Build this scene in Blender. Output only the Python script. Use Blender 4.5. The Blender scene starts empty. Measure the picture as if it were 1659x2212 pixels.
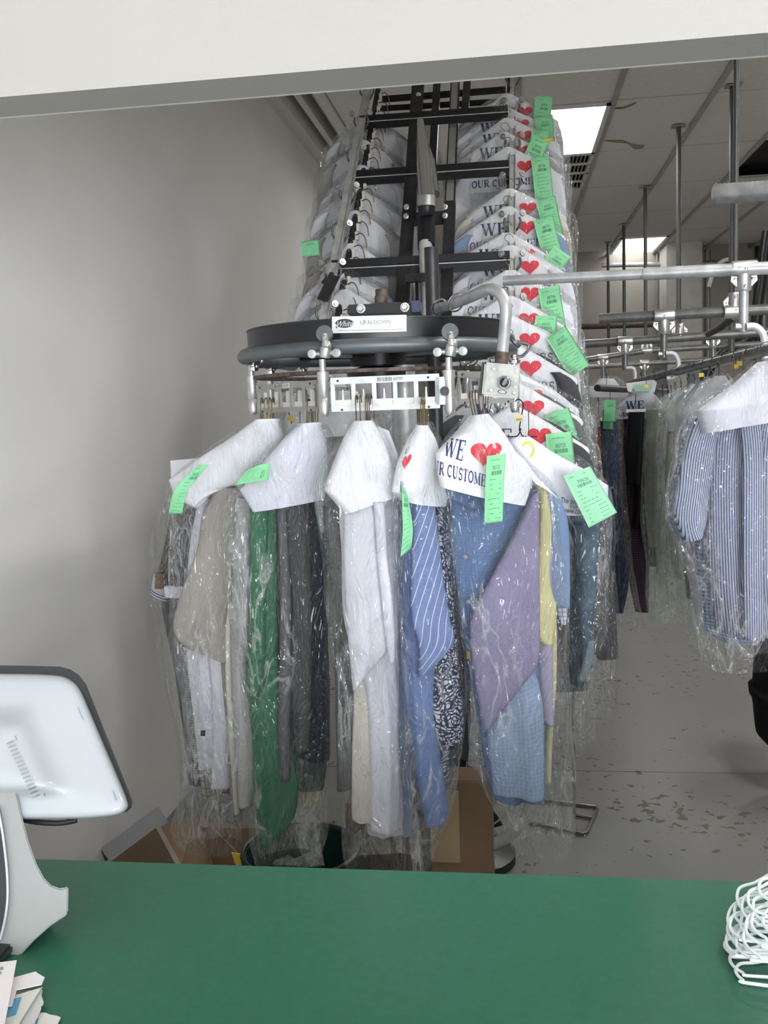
import bpy, bmesh, math, random
from mathutils import Vector, Matrix, noise
from mathutils.bvhtree import BVHTree
random.seed(7)
PI = math.pi
S = bpy.context.scene
COL = S.collection

# ------------------------------------------------------------------ camera
FPX, CX, CY = 2050.0, 829.5, 1106.0
CAM = Vector((0, 0, 1.6))
ROT = (Matrix.Rotation(math.radians(7.83), 3, 'Z') @ Matrix.Rotation(math.radians(90 - 6.38), 3, 'X')
       @ Matrix.Rotation(math.radians(-2.0), 3, 'Z'))
cd = bpy.data.cameras.new('camera'); cam = bpy.data.objects.new('camera', cd); COL.objects.link(cam)
cd.sensor_fit = 'VERTICAL'; cd.sensor_height = 24; cd.sensor_width = 18; cd.lens = FPX / 2212 * 24
cd.clip_start = 0.02; cd.clip_end = 60
cam.matrix_world = Matrix.Translation(CAM) @ ROT.to_4x4()
S.camera = cam

# ------------------------------------------------------------------ world, light, exposure
S.view_settings.view_transform = 'Standard'; S.view_settings.look = 'None'
S.view_settings.gamma = 1; S.view_settings.use_curve_mapping = False
S.view_settings.exposure = 0.05
S.cycles.transparent_max_bounces = 28
S.cycles.max_bounces = 6; S.cycles.diffuse_bounces = 4; S.cycles.glossy_bounces = 2; S.cycles.transmission_bounces = 2
S.cycles.use_adaptive_sampling = True; S.cycles.adaptive_threshold = 0.08; S.cycles.adaptive_min_samples = 20
S.cycles.sample_clamp_indirect = 6
W = bpy.data.worlds.new('daylight'); S.world = W; W.use_nodes = True
W.node_tree.nodes['Background'].inputs[0].default_value = (0.80, 0.88, 1.0, 1)
W.node_tree.nodes['Background'].inputs[1].default_value = 0.16

def area(name, loc, rot, sx, sy, power, col=(1, 1, 1)):
    l = bpy.data.lights.new(name, 'AREA'); l.shape = 'RECTANGLE'; l.size = sx; l.size_y = sy; l.energy = power; l.color = col
    o = bpy.data.objects.new(name, l); COL.objects.link(o); o.location = loc; o.rotation_euler = rot
    return o
for i_ in range(3):   # unseen shop-front daylight, split into tall panes for crisper highlights
    area('shop_window_daylight', (1.0 + i_ * 1.3, -4.9 + i_ * .42, 1.55), (PI / 2, 0, math.radians(18)), .85, 2.5, 132, (0.94, 0.96, 1.0))
CEIL_Z = 3.45
LAMPS = [(.375, 6.95, 20), (1.57, 12.4, 14), (2.6, 4.2, 60), (2.9, 8.5, 75), (1.35, 2.15, 75)]   # (x, y, watts) of the troffers; the last three are unseen, added for light
for x_, y_, w_ in LAMPS: area('troffer_light', (x_, y_, CEIL_Z + .07), (0, 0, 0), .5, 1.1, w_, (1, .97, .92))

# ------------------------------------------------------------------ pixel -> point (author-time measuring aid)
def ray(px, py):
    return ROT @ Vector(((px - CX) / FPX, -(py - CY) / FPX, -1))
def P(px, py, Y):
    d = ray(px, py); return CAM + d * (Y / d.y)
def PZ(px, py, z):
    d = ray(px, py); return CAM + d * ((z - CAM.z) / d.z)
def PX(px, py, x):
    d = ray(px, py); return CAM + d * (x / d.x)

# ------------------------------------------------------------------ materials
MATS = {}
def nd(nt, t, **k):
    n = nt.nodes.new(t)
    for a, b in k.items(): setattr(n, a, b)
    return n
def mth(nt, op, a, b=None, c=None):
    n = nd(nt, 'ShaderNodeMath', operation=op)
    for i, v in enumerate((a, b, c)):
        if v is None: continue
        if isinstance(v, (int, float)): n.inputs[i].default_value = v
        else: nt.links.new(v, n.inputs[i])
    return n.outputs[0]
def mixc(nt, fac, a, b):
    n = nd(nt, 'ShaderNodeMix', data_type='RGBA')
    for i, v in ((0, fac), (6, a), (7, b)):
        if isinstance(v, (int, float)): n.inputs[i].default_value = v
        elif isinstance(v, tuple): n.inputs[i].default_value = (*v[:3], 1)
        else: nt.links.new(v, n.inputs[i])
    return n.outputs[2]
def mat(name, col, rough=0.6, metal=0.0, var=0.06, vscale=8, bump=0.0, bscale=60, pattern=None, col2=None, sp=0.01, spec=None, sheen=0, trans=0, stretch=None):
    if name in MATS: return MATS[name]
    m = bpy.data.materials.new(name); m.use_nodes = True; nt = m.node_tree
    bs = nt.nodes['Principled BSDF']; L = nt.links.new
    tc = nd(nt, 'ShaderNodeTexCoord')
    nz = nd(nt, 'ShaderNodeTexNoise'); nz.inputs['Scale'].default_value = vscale; nz.inputs['Detail'].default_value = 4
    src = tc.outputs['Object']
    if stretch:
        mp = nd(nt, 'ShaderNodeMapping'); mp.inputs['Scale'].default_value = stretch; L(src, mp.inputs[0]); src = mp.outputs[0]
    L(src, nz.inputs['Vector'])
    dark = tuple(c * (1 - var * 1.6) for c in col); lite = tuple(min(1, c * (1 + var)) for c in col)
    ramp = nd(nt, 'ShaderNodeMapRange'); ramp.inputs[1].default_value = 0.3; ramp.inputs[2].default_value = 0.7; L(nz.outputs[0], ramp.inputs[0])
    c = mixc(nt, ramp.outputs[0], dark, lite)
    if pattern:
        sx = nd(nt, 'ShaderNodeSeparateXYZ'); L(tc.outputs['UV'], sx.inputs[0]); u, v = sx.outputs[0], sx.outputs[1]
        def band(x, s, duty): return mth(nt, 'LESS_THAN', mth(nt, 'FRACT', mth(nt, 'DIVIDE', x, s)), duty)
        if pattern == 'stripe': f = band(u, sp, 0.4)
        elif pattern == 'pin': f = band(mth(nt, 'ADD', u, mth(nt, 'MULTIPLY', v, 0.35)), sp, 0.1)
        elif pattern == 'check': f = mth(nt, 'MULTIPLY', mth(nt, 'MAXIMUM', band(u, sp, 0.18), band(v, sp, 0.18)), 0.8)
        elif pattern == 'gingham': f = mth(nt, 'MULTIPLY', mth(nt, 'ADD', band(u, sp, 0.5), band(v, sp, 0.5)), 0.5)
        elif pattern == 'hem': f = mth(nt, 'MULTIPLY', band(v, 0.007, 0.4), mth(nt, 'GREATER_THAN', v, sp))
        elif pattern == 'paisley':
            cb = nd(nt, 'ShaderNodeCombineXYZ'); L(u, cb.inputs[0]); L(v, cb.inputs[1])
            n2 = nd(nt, 'ShaderNodeTexNoise'); n2.inputs['Scale'].default_value = 26; n2.inputs['Detail'].default_value = 1.5; L(cb.outputs[0], n2.inputs['Vector'])
            w = mth(nt, 'SINE', mth(nt, 'MULTIPLY', n2.outputs[0], 62.0))
            vo = nd(nt, 'ShaderNodeTexVoronoi', feature='DISTANCE_TO_EDGE'); vo.inputs['Scale'].default_value = 95; L(cb.outputs[0], vo.inputs['Vector'])
            f = mth(nt, 'MAXIMUM', mth(nt, 'GREATER_THAN', w, 0.15), mth(nt, 'LESS_THAN', vo.outputs[0], 0.08))
        c = mixc(nt, f, c, col2)
    L(c, bs.inputs['Base Color'])
    bs.inputs['Roughness'].default_value = rough; bs.inputs['Metallic'].default_value = metal
    if spec is not None: bs.inputs['Specular IOR Level'].default_value = spec
    if sheen: bs.inputs['Sheen Weight'].default_value = sheen
    if bump:
        n3 = nd(nt, 'ShaderNodeTexNoise'); n3.inputs['Scale'].default_value = bscale; n3.inputs['Detail'].default_value = 5; L(src, n3.inputs['Vector'])
        bp = nd(nt, 'ShaderNodeBump'); bp.inputs['Strength'].default_value = bump; bp.inputs['Distance'].default_value = 0.01
        L(n3.outputs[0], bp.inputs['Height']); L(bp.outputs[0], bs.inputs['Normal'])
    MATS[name] = m; return m
def emis(name, col, s):
    m = bpy.data.materials.new(name); m.use_nodes = True; nt = m.node_tree
    e = nd(nt, 'ShaderNodeEmission'); e.inputs[0].default_value = (*col, 1); e.inputs[1].default_value = s
    nt.links.new(e.outputs[0], nt.nodes['Material Output'].inputs[0]); MATS[name] = m; return m
def film(name, haze=0.03, tint=(0.97, 0.98, 0.98), crink=1.0, seedoff=0.0, sc=(1, 1, .35)):
    m = bpy.data.materials.new(name); m.use_nodes = True; nt = m.node_tree; L = nt.links.new
    for n in list(nt.nodes):
        if n.type == 'BSDF_PRINCIPLED': nt.nodes.remove(n)
    out = nt.nodes['Material Output']
    tc = nd(nt, 'ShaderNodeTexCoord'); mp = nd(nt, 'ShaderNodeMapping'); mp.inputs['Scale'].default_value = sc
    mp.inputs['Location'].default_value = (seedoff, seedoff * .7, 0); L(tc.outputs['Object'], mp.inputs[0])
    n1 = nd(nt, 'ShaderNodeTexNoise'); n1.inputs['Scale'].default_value = 16; n1.inputs['Detail'].default_value = 2; n1.inputs['Distortion'].default_value = 0.8
    L(mp.outputs[0], n1.inputs['Vector'])
    vo = nd(nt, 'ShaderNodeTexVoronoi', feature='DISTANCE_TO_EDGE'); vo.inputs['Scale'].default_value = 17; L(n1.outputs[1], vo.inputs['Vector'])
    vo.inputs['Scale'].default_value = 9
    n2 = nd(nt, 'ShaderNodeTexNoise'); n2.inputs['Scale'].default_value = 60; n2.inputs['Detail'].default_value = 2; L(mp.outputs[0], n2.inputs['Vector'])
    h = mth(nt, 'ADD', mth(nt, 'MULTIPLY', n1.outputs[0], 2.2), mth(nt, 'ADD', mth(nt, 'MULTIPLY', vo.outputs[0], 0.8), mth(nt, 'MULTIPLY', n2.outputs[0], 0.05)))
    mp2 = nd(nt, 'ShaderNodeMapping'); mp2.inputs['Scale'].default_value = (1.5, 1.5, .5); mp2.inputs['Rotation'].default_value = (0, .35, 0); mp2.inputs['Location'].default_value = (seedoff, 1, 2); L(tc.outputs['Object'], mp2.inputs[0])
    n4 = nd(nt, 'ShaderNodeTexNoise'); n4.inputs['Scale'].default_value = 11; n4.inputs['Detail'].default_value = 3; n4.inputs['Distortion'].default_value = 1.2; L(mp2.outputs[0], n4.inputs['Vector'])
    n5 = nd(nt, 'ShaderNodeTexNoise'); n5.inputs['Scale'].default_value = 5; n5.inputs['Detail'].default_value = 1; L(mp2.outputs[0], n5.inputs['Vector'])
    ridge = mth(nt, 'SUBTRACT', 1.0, mth(nt, 'MULTIPLY', mth(nt, 'ABSOLUTE', mth(nt, 'SUBTRACT', n4.outputs[0], .5)), 22.0))
    rm = nd(nt, 'ShaderNodeMapRange'); rm.inputs[1].default_value = .48; rm.inputs[2].default_value = .62; L(n5.outputs[0], rm.inputs[0])
    crease = mth(nt, 'MULTIPLY', mth(nt, 'MAXIMUM', ridge, 0.0), rm.outputs[0])
    h = mth(nt, 'ADD', h, mth(nt, 'MULTIPLY', crease, .42))
    bp = nd(nt, 'ShaderNodeBump'); bp.inputs['Strength'].default_value = crink; bp.inputs['Distance'].default_value = 0.024; L(h, bp.inputs['Height'])
    fr = nd(nt, 'ShaderNodeFresnel'); fr.inputs[0].default_value = 1.5; L(bp.outputs[0], fr.inputs['Normal'])
    gl = nd(nt, 'ShaderNodeBsdfGlossy'); gl.inputs['Roughness'].default_value = 0.07; gl.inputs[0].default_value = (1, 1, 1, 1); L(bp.outputs[0], gl.inputs['Normal'])
    tr = nd(nt, 'ShaderNodeBsdfTransparent'); tr.inputs[0].default_value = (*tint, 1)
    df = nd(nt, 'ShaderNodeBsdfTranslucent'); df.inputs[0].default_value = (0.9, 0.92, 0.92, 1)
    d2 = nd(nt, 'ShaderNodeBsdfDiffuse'); d2.inputs[0].default_value = (0.9, 0.92, 0.92, 1)
    md = nd(nt, 'ShaderNodeMixShader'); md.inputs[0].default_value = .35; L(d2.outputs[0], md.inputs[1]); L(df.outputs[0], md.inputs[2])
    m1 = nd(nt, 'ShaderNodeMixShader'); L(mth(nt, 'ADD', mth(nt, 'MULTIPLY', crease, .38), haze), m1.inputs[0]); L(tr.outputs[0], m1.inputs[1]); L(md.outputs[0], m1.inputs[2])  # milky folds, whitened further to paint bright highlight streaks along the creases
    m2 = nd(nt, 'ShaderNodeMixShader'); L(mth(nt, 'MINIMUM', mth(nt, 'ADD', mth(nt, 'MULTIPLY', crease, .15), fr.outputs[0]), 0.24), m2.inputs[0]); L(m1.outputs[0], m2.inputs[1]); L(gl.outputs[0], m2.inputs[2])
    L(m2.outputs[0], out.inputs[0]); MATS[name] = m; return m

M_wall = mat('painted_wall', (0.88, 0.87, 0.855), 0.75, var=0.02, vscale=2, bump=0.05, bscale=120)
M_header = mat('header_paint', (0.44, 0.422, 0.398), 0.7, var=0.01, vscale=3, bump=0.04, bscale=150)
M_beige = mat('beige_block_wall', (0.47, 0.44, 0.39), 0.85, var=0.04, vscale=2)
M_tile = mat('ceiling_tile', (0.80, 0.78, 0.74), 0.9, var=0.03, vscale=25, bump=0.1, bscale=200)
M_stain = mat('ceiling_stain', (0.36, 0.29, 0.19), 0.9, var=0.2, vscale=20)
M_grid = mat('ceiling_grid_metal', (0.45, 0.44, 0.42), 0.6)
M_black = mat('black_enamel', (0.012, 0.013, 0.016), 0.35, var=0.2)
M_dark = mat('dark_steel', (0.07, 0.07, 0.075), 0.42, 0.7, var=0.3, vscale=12)
M_steel = mat('galvanized_steel', (0.52, 0.53, 0.54), 0.38, 0.4, var=0.22, vscale=14, bump=.08, bscale=80)
M_tube = mat('grey_track_tube', (0.14, 0.16, 0.17), 0.42, 0.35, var=0.15, vscale=10)
M_alu = mat('cast_aluminium', (0.62, 0.62, 0.61), 0.38, 0.8, var=0.12, vscale=20)
M_zinc = mat('bright_zinc', (0.60, 0.60, 0.59), 0.42, 0.25, var=0.15, vscale=20)
M_chrome = mat('polished_chrome', (0.8, 0.8, 0.8), 0.12, 1.0, var=0.02)
M_rust = mat('rusty_iron', (0.14, 0.11, 0.09), 0.6, 0.5, var=0.4, vscale=60)
M_bronze = mat('bronze_wire', (0.20, 0.16, 0.09), 0.4, 0.8)
M_wpl = mat('white_plastic_comb', (0.78, 0.76, 0.71), 0.45)
M_wpanel = mat('scuffed_white_panel', (0.76, 0.80, 0.79), 0.35, 0.1, var=0.14, vscale=40)
M_gpanel = mat('grey_zinc_panel', (0.42, 0.42, 0.40), 0.45, 0.4, var=0.1)
M_paper = mat('white_paper', (0.86, 0.86, 0.90), 0.75, var=0.015, vscale=6, bump=0.10, bscale=14)
M_paper2 = mat('cool_white_paper', (0.76, 0.76, 0.86), 0.75, var=0.015, vscale=6, bump=0.10, bscale=14)
M_navy_ink = mat('navy_print', (0.035, 0.045, 0.16), 0.7, var=0)
M_red_ink = mat('red_print', (0.76, 0.035, 0.07), 0.65, var=0.02)
M_ink = mat('black_print', (0.05, 0.06, 0.06), 0.7, var=0)
M_green = mat('green_ticket_paper', (0.27, 0.70, 0.37), 0.75, var=0.03)
M_green2 = mat('pale_green_ticket_paper', (0.34, 0.72, 0.47), 0.75, var=0.03)
M_gink = mat('ticket_print', (0.07, 0.22, 0.12), 0.7, var=0)
M_yellow = mat('yellow_tag', (0.80, 0.58, 0.08), 0.6)
M_card = mat('cardboard', (0.22, 0.145, 0.088), 0.85, var=0.1, vscale=5, bump=0.05, bscale=30)
M_cardw = mat('white_faced_cardboard', (0.42, 0.42, 0.44), 0.75, var=0.03)
M_counter = mat('green_laminate', (0.026, 0.135, 0.078), 0.38, var=0.06, vscale=90, bump=0.06, bscale=400)
M_pos = mat('glossy_white_plastic', (0.47, 0.505, 0.53), 0.14, var=0.01)
M_posarm = mat('matte_light_grey_plastic', (0.33, 0.345, 0.335), 0.4, var=0.01)
M_bezel = mat('charcoal_plastic', (0.035, 0.038, 0.042), 0.35)
M_hang = mat('white_coated_wire', (0.80, 0.86, 0.86), 0.25, var=0.01)
M_film = [film('clear_film_a', haze=.018, seedoff=0), film('clear_film_b', haze=0.012, seedoff=3.3), film('clear_film_c', haze=0.03, crink=1.0, seedoff=7.1)]
M_film_g = film('pale_green_film', haze=0.09, tint=(0.93, 0.97, 0.94), seedoff=5.5)

# ------------------------------------------------------------------ object helpers
def link(name, me, m, parent=None, smooth=True):
    o = bpy.data.objects.new(name, me); COL.objects.link(o)
    if m is not None: me.materials.append(m)
    if smooth:
        for p in me.polygons: p.use_smooth = True
    if parent is not None: o.parent = parent
    return o
def wloc(o):
    v = Vector((0, 0, 0))
    while o is not None: v += o.location; o = o.parent
    return v
def mesh(name, verts, faces, m, parent=None, smooth=True, uv=None):
    off = wloc(parent) if parent is not None else Vector((0, 0, 0))
    me = bpy.data.meshes.new(name); me.from_pydata([tuple(Vector(v) - off) for v in verts], [], faces)
    if uv:
        l = me.uv_layers.new(name='UVMap')
        for p in me.polygons:
            for li, vi in zip(p.loop_indices, p.vertices): l.data[li].uv = uv[vi]
    me.update()
    return link(name, me, m, parent, smooth)
def tag(o, label=None, cat=None, group=None, kind=None):
    for k, v in (('label', label), ('category', cat), ('group', group), ('kind', kind)):
        if v: o[k] = v
    return o
def thing(name, loc, label, cat, group=None):
    o = bpy.data.objects.new(name, None); COL.objects.link(o); o.location = loc; o.empty_display_size = .05
    return tag(o, label, cat, group)
class MB:
    def __init__(s): s.v = []; s.f = []
    def add(s, v, f):
        n = len(s.v); s.v += [Vector(a) for a in v]; s.f += [tuple(i + n for i in q) for q in f]; return s
    def box(s, c, d, rz=0, M=None):
        x, y, z = d[0] / 2, d[1] / 2, d[2] / 2
        R = M if M is not None else Matrix.Rotation(rz, 3, 'Z')
        v = [Vector(c) + R @ Vector((a * x, b * y, e * z)) for a, b, e in ((-1, -1, -1), (1, -1, -1), (1, 1, -1), (-1, 1, -1), (-1, -1, 1), (1, -1, 1), (1, 1, 1), (-1, 1, 1))]
        return s.add(v, [(0, 3, 2, 1), (4, 5, 6, 7), (0, 1, 5, 4), (1, 2, 6, 5), (2, 3, 7, 6), (3, 0, 4, 7)])
    def beam(s, a, b, w, h, up=(0, 0, 1)):
        a, b = Vector(a), Vector(b); d = (b - a).normalized(); x = d.cross(Vector(up)).normalized(); z = x.cross(d)
        v = []
        for p in (a, b):
            for i, j in ((-1, -1), (1, -1), (1, 1), (-1, 1)): v.append(p + x * i * w / 2 + z * j * h / 2)
        return s.add(v, [(0, 1, 2, 3), (7, 6, 5, 4), (0, 4, 5, 1), (1, 5, 6, 2), (2, 6, 7, 3), (3, 7, 4, 0)])
    def tube(s, pts, r, n=10, closed=False, cap=True):
        pts = [Vector(p) for p in pts]; N = len(pts); rs = r if isinstance(r, (list, tuple)) else [r] * N
        t0 = (pts[1] - pts[0]).normalized(); up = Vector((0, 0, 1)) if abs(t0.z) < .9 else Vector((1, 0, 0))
        x = t0.cross(up).normalized(); base = len(s.v); V = []
        for i, p in enumerate(pts):
            if closed: t = (pts[(i + 1) % N] - pts[i - 1]).normalized()
            else: t = (pts[min(i + 1, N - 1)] - pts[max(i - 1, 0)]).normalized()
            x = (x - t * x.dot(t)).normalized(); y = t.cross(x)
            V += [p + (x * math.cos(a) + y * math.sin(a)) * rs[i] for a in (2 * PI * k / n for k in range(n))]
        F = []
        for i in range(N if closed else N - 1):
            j = (i + 1) % N
            for k in range(n): F.append((i * n + k, i * n + (k + 1) % n, j * n + (k + 1) % n, j * n + k))
        if cap and not closed: F += [tuple(range(n))[::-1], tuple((N - 1) * n + k for k in range(n))]
        return s.add(V, F)
    def lathe(s, c, prof, axis=(0, 0, 1), n=20):
        a = Vector(axis).normalized(); x = a.orthogonal().normalized(); y = a.cross(x); V = []; F = []
        for r, h in prof: V += [Vector(c) + a * h + (x * math.cos(t) + y * math.sin(t)) * r for t in (2 * PI * k / n for k in range(n))]
        for i in range(len(prof) - 1):
            for k in range(n): F.append((i * n + k, i * n + (k + 1) % n, (i + 1) * n + (k + 1) % n, (i + 1) * n + k))
        F += [tuple(range(n))[::-1], tuple((len(prof) - 1) * n + k for k in range(n))]
        return s.add(V, F)
    def prism(s, front, back):
        n = len(front); return s.add(list(front) + list(back), [tuple(range(n))[::-1], tuple(range(n, 2 * n))] + [(i, (i + 1) % n, n + (i + 1) % n, n + i) for i in range(n)])
    def out(s, name, m, parent=None, smooth=True, bevel=0):
        o = mesh(name, s.v, s.f, m, parent, smooth)
        bm = bmesh.new(); bm.from_mesh(o.data); bmesh.ops.recalc_face_normals(bm, faces=bm.faces); 
        if bevel: bmesh.ops.bevel(bm, geom=[e for e in bm.edges if len(e.link_faces) == 2 and e.calc_face_angle() > .6], offset=bevel, segments=2, affect='EDGES', clamp_overlap=True)
        bm.to_mesh(o.data); bm.free()
        if smooth:
            for p in o.data.polygons: p.use_smooth = True
            o.data.set_sharp_from_angle(angle=math.radians(40))
        return o
def catmull(pts, n):
    m = len(pts); out = []
    for i in range(n + 1):
        t = i / n * (m - 1); k = min(int(t), m - 2); f = t - k
        p0 = pts[max(k - 1, 0)]; p1 = pts[k]; p2 = pts[k + 1]; p3 = pts[min(k + 2, m - 1)]
        out.append(tuple(.5 * ((2 * b) + (c - a) * f + (2 * a - 5 * b + 4 * c - d) * f * f + (3 * b - a - 3 * c + d) * f ** 3) for a, b, c, d in zip(p0, p1, p2, p3)))
    return out
def lerpl(pts, n):
    m = len(pts); out = []
    for i in range(n + 1):
        t = i / n * (m - 1); k = min(int(t), m - 2); f = t - k
        out.append(tuple(b + (c - b) * f for b, c in zip(pts[k], pts[k + 1])))
    return out

# a soft closed shell between a left and a right edge: cloth, paper capes and film bags
def loft(name, rows, thick, m, parent, nu=36, nv=36, fold=0.0, k=5, crk=0.0014, seed=0, cap=True, smooth_rows=True, N=Vector((0, -1, 0)), ph=0, grow=True, hollow_bottom=False):
    """rows: (A, B) pairs of world points, or (xl, yl, xr, yr, Yl, Yr) pixel rows."""
    R = []
    for r in rows:
        if len(r) == 2: R.append(tuple(r[0]) + tuple(r[1]))
        else: R.append(tuple(P(r[0], r[1], r[4])) + tuple(P(r[2], r[3], r[5])))
    Q = catmull(R, nv) if smooth_rows else lerpl(R, nv)
    V = []; U = []; F = []; vlen = 0; lastc = None
    for i, q in enumerate(Q):
        a, b = Vector(q[:3]), Vector(q[3:]); c = (a + b) / 2; w = (b - a) / 2; W_ = w.length
        if lastc is not None: vlen += (c - lastc).length
        lastc = c
        n = N - w * (N.dot(w) / max(w.length_squared, 1e-9)); n.normalize()
        t = i / nv; T = thick(t) if callable(thick) else thick
        for j in range(nu):
            th = 2 * PI * j / nu; cs, sn = math.cos(th), math.sin(th)
            e = abs(sn) ** .7 * (1 if sn >= 0 else -1)
            u = cs * W_
            g = (.35 + .65 * t) if grow else 1
            d = fold * g * math.sin(u * k * 14 + ph + seed * 1.7 + .8 * math.sin(vlen * 4 + seed)) + fold * .5 * g * math.sin(u * k * 31 + seed * 2.3 + vlen * 3)
            p = c + w * cs + n * (e * T / 2 + d * abs(sn) ** .5)
            if crk:
                q_ = p * 16 + Vector((seed * 5.1, seed * 3.3, seed)); nn = noise.noise_vector(Vector((q_.x, q_.y, q_.z * .45)))
                q2 = noise.noise_vector(p * 45 + Vector((seed, 0, 0)))
                rg = 1 - abs(nn.x) * 2
                p = p + n * (crk * (nn.y + rg * .6) + crk * .35 * q2.x) * abs(sn) ** .4 + Vector((nn.z * crk * .9, 0, nn.x * crk * .3))
            V.append(p); U.append((u + 1.0, vlen))
        if i:
            o = (i - 1) * nu
            for j in range(nu): F.append((o + j, o + (j + 1) % nu, o + nu + (j + 1) % nu, o + nu + j))
    if cap:
        F.append(tuple(range(nu))[::-1]); 
        if not hollow_bottom: F.append(tuple(nv * nu + j for j in range(nu)))
    return mesh(name, V, F, m, parent, True, U)
# a single curved sheet between two edges, with real thickness
def sheet(name, rows, m, parent, bulge=0.0, wr=0.0, nu=12, nv=16, th=0.0006, seed=0):
    R = []
    for r in rows:
        if len(r) == 2: R.append(tuple(r[0]) + tuple(r[1]))
        else: R.append(tuple(P(r[0], r[1], r[4])) + tuple(P(r[2], r[3], r[5])))
    Q = catmull(R, nv); V = []; F = []
    for s_ in (0, 1):
        for i, q in enumerate(Q):
            a, b = Vector(q[:3]), Vector(q[3:])
            for j in range(nu + 1):
                f = j / nu; p = a.lerp(b, f)
                d = bulge * math.sin(PI * f) + wr * noise.noise(p * 20 + Vector((seed * 3, 0, 0)))
                V.append(p + Vector((0, -d + s_ * th, 0)))
    w = nu + 1; H = (nv + 1) * w
    for i in range(nv):
        for j in range(nu):
            a = i * w + j; F.append((a, a + w, a + w + 1, a + 1)); F.append((H + a, H + a + 1, H + a + w + 1, H + a + w))
    for i in range(nv):
        for a, b in ((i * w, (i + 1) * w), ((i + 1) * w + nu, i * w + nu)): F.append((a, H + a, H + b, b)[::-1])
    for j in range(nu):
        F.append((j, j + 1, H + j + 1, H + j)); b = nv * w + j; F.append((b + 1, b, H + b, H + b + 1))
    return mesh(name, V, F, m, parent, True)

# ------------------------------------------------------------------ lettering as flat printed shapes
def arc(cx, cy, rx, ry, a0, a1, n=10):
    return [(cx + rx * math.cos(math.radians(a0 + (a1 - a0) * i / n)), cy + ry * math.sin(math.radians(a0 + (a1 - a0) * i / n))) for i in range(n + 1)]
sf = .07
def serif(x, y, w=.26): return ([(x - w / 2, y), (x + w / 2, y)], sf)
GL = {
 'W': (1.25, [([(.1, 1), (.36, 0)], .2), ([(.36, .0), (.62, .95)], .07), ([(.56, 1), (.84, 0)], .2), ([(.84, .0), (1.12, 1)], .07), serif(.12, .97, .34), serif(.6, .97, .3), serif(1.12, .97, .28)]),
 'E': (.82, [([(.2, 0), (.2, 1)], .2), ([(.05, .965), (.74, .965)], .07), ([(.05, .035), (.76, .035)], .07), ([(.2, .52), (.55, .52)], .07), ([(.7, 1), (.7, .74)], .08), ([(.72, 0), (.72, .28)], .08), ([(.55, .64), (.55, .4)], .06)]),
 'O': (.95, [(arc(.47, .5, .36, .44, 60, 300, 12)[::1], .15), (arc(.47, .5, .36, .44, -60, 60, 8), .17)]),
 'U': (.98, [([(.2, 1), (.2, .35)] + arc(.48, .33, .28, .29, 180, 270, 5)[1:], .19), (arc(.48, .33, .28, .29, 270, 360, 5) + [(.76, 1)], .08), serif(.2, .965, .34), serif(.76, .965, .28)]),
 'R': (.95, [([(.2, 0), (.2, 1)], .2), ([(.1, .96)] + arc(.45, .73, .25, .23, 90, -90, 8) + [(.2, .5)], .1), ([(.42, .5), (.78, .05)], .2), serif(.2, .035, .36), serif(.84, .035, .22)]),
 'C': (.88, [(arc(.48, .5, .36, .44, 55, 305, 14), .15), ([(.72, .98), (.72, .68)], .07)]),
 'S': (.72, [(arc(.36, .72, .22, .23, 30, 270, 8) + arc(.36, .27, .24, .24, 90, -150, 8), .13), ([(.6, .98), (.6, .72)], .06), ([(.1, .02), (.1, .3)], .06)]),
 'T': (.82, [([(.41, 0), (.41, 1)], .2), ([(.04, .965), (.78, .965)], .07), ([(.06, 1), (.06, .72)], .07), ([(.76, 1), (.76, .72)], .07), serif(.41, .035, .38)]),
 'M': (1.15, [([(.17, 0), (.17, 1)], .08), ([(.17, 1), (.55, .06)], .2), ([(.55, .06), (.93, 1)], .07), ([(.93, 0), (.93, 1)], .2), serif(.17, .035, .28), serif(.95, .035, .34), serif(.17, .965, .28), serif(.95, .965, .3)]),
}
def text_polys(t, gap=.04):
    x = 0; out = []
    for ch in t:
        if ch == ' ': x += .35; continue
        w, st = GL[ch]
        for pts, wd in st:
            for (ax, ay), (bx, by) in zip(pts, pts[1:]):
                L_ = math.hypot(bx - ax, by - ay); n = max(1, int(L_ / .25)); dx, dy = (bx - ax) / L_, (by - ay) / L_
                e = .02 if len(pts) > 2 else 0
                for i in range(n):
                    s0, s1 = i / n * L_ - (e if i == 0 else 0), (i + 1) / n * L_ + (e if i == n - 1 else 0)
                    horiz = abs(dy) < .2
                    ox, oy = (-dy * wd / 2, dx * wd / 2) if (horiz or len(pts) > 2) else (wd / 2, 0)
                    out.append([(x + ax + dx * s0 + ox, ay + dy * s0 + oy), (x + ax + dx * s1 + ox, ay + dy * s1 + oy), (x + ax + dx * s1 - ox, ay + dy * s1 - oy), (x + ax + dx * s0 - ox, ay + dy * s0 - oy)])
        x += w + gap
    return [[(a / x, b) for a, b in q] for q in out], x
def heart_polys():
    pts = []
    for i in range(28):
        t = 2 * PI * i / 28; pts.append((.5 + 16 * math.sin(t) ** 3 / 34, .52 + (13 * math.cos(t) - 5 * math.cos(2 * t) - 2 * math.cos(3 * t) - math.cos(4 * t)) / 31))
    out = []
    for r0, r1 in ((0, .4), (.4, .72), (.72, 1)):
        for i in range(28):
            a, b = pts[i], pts[(i + 1) % 28]; f = lambda p, r: (.5 + (p[0] - .5) * r, .5 + (p[1] - .5) * r)
            q = [f(a, r0), f(a, r1), f(b, r1), f(b, r0)] if r0 else [(.5, .5), f(a, r1), f(b, r1)]
            out.append(q)
    return out
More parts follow.
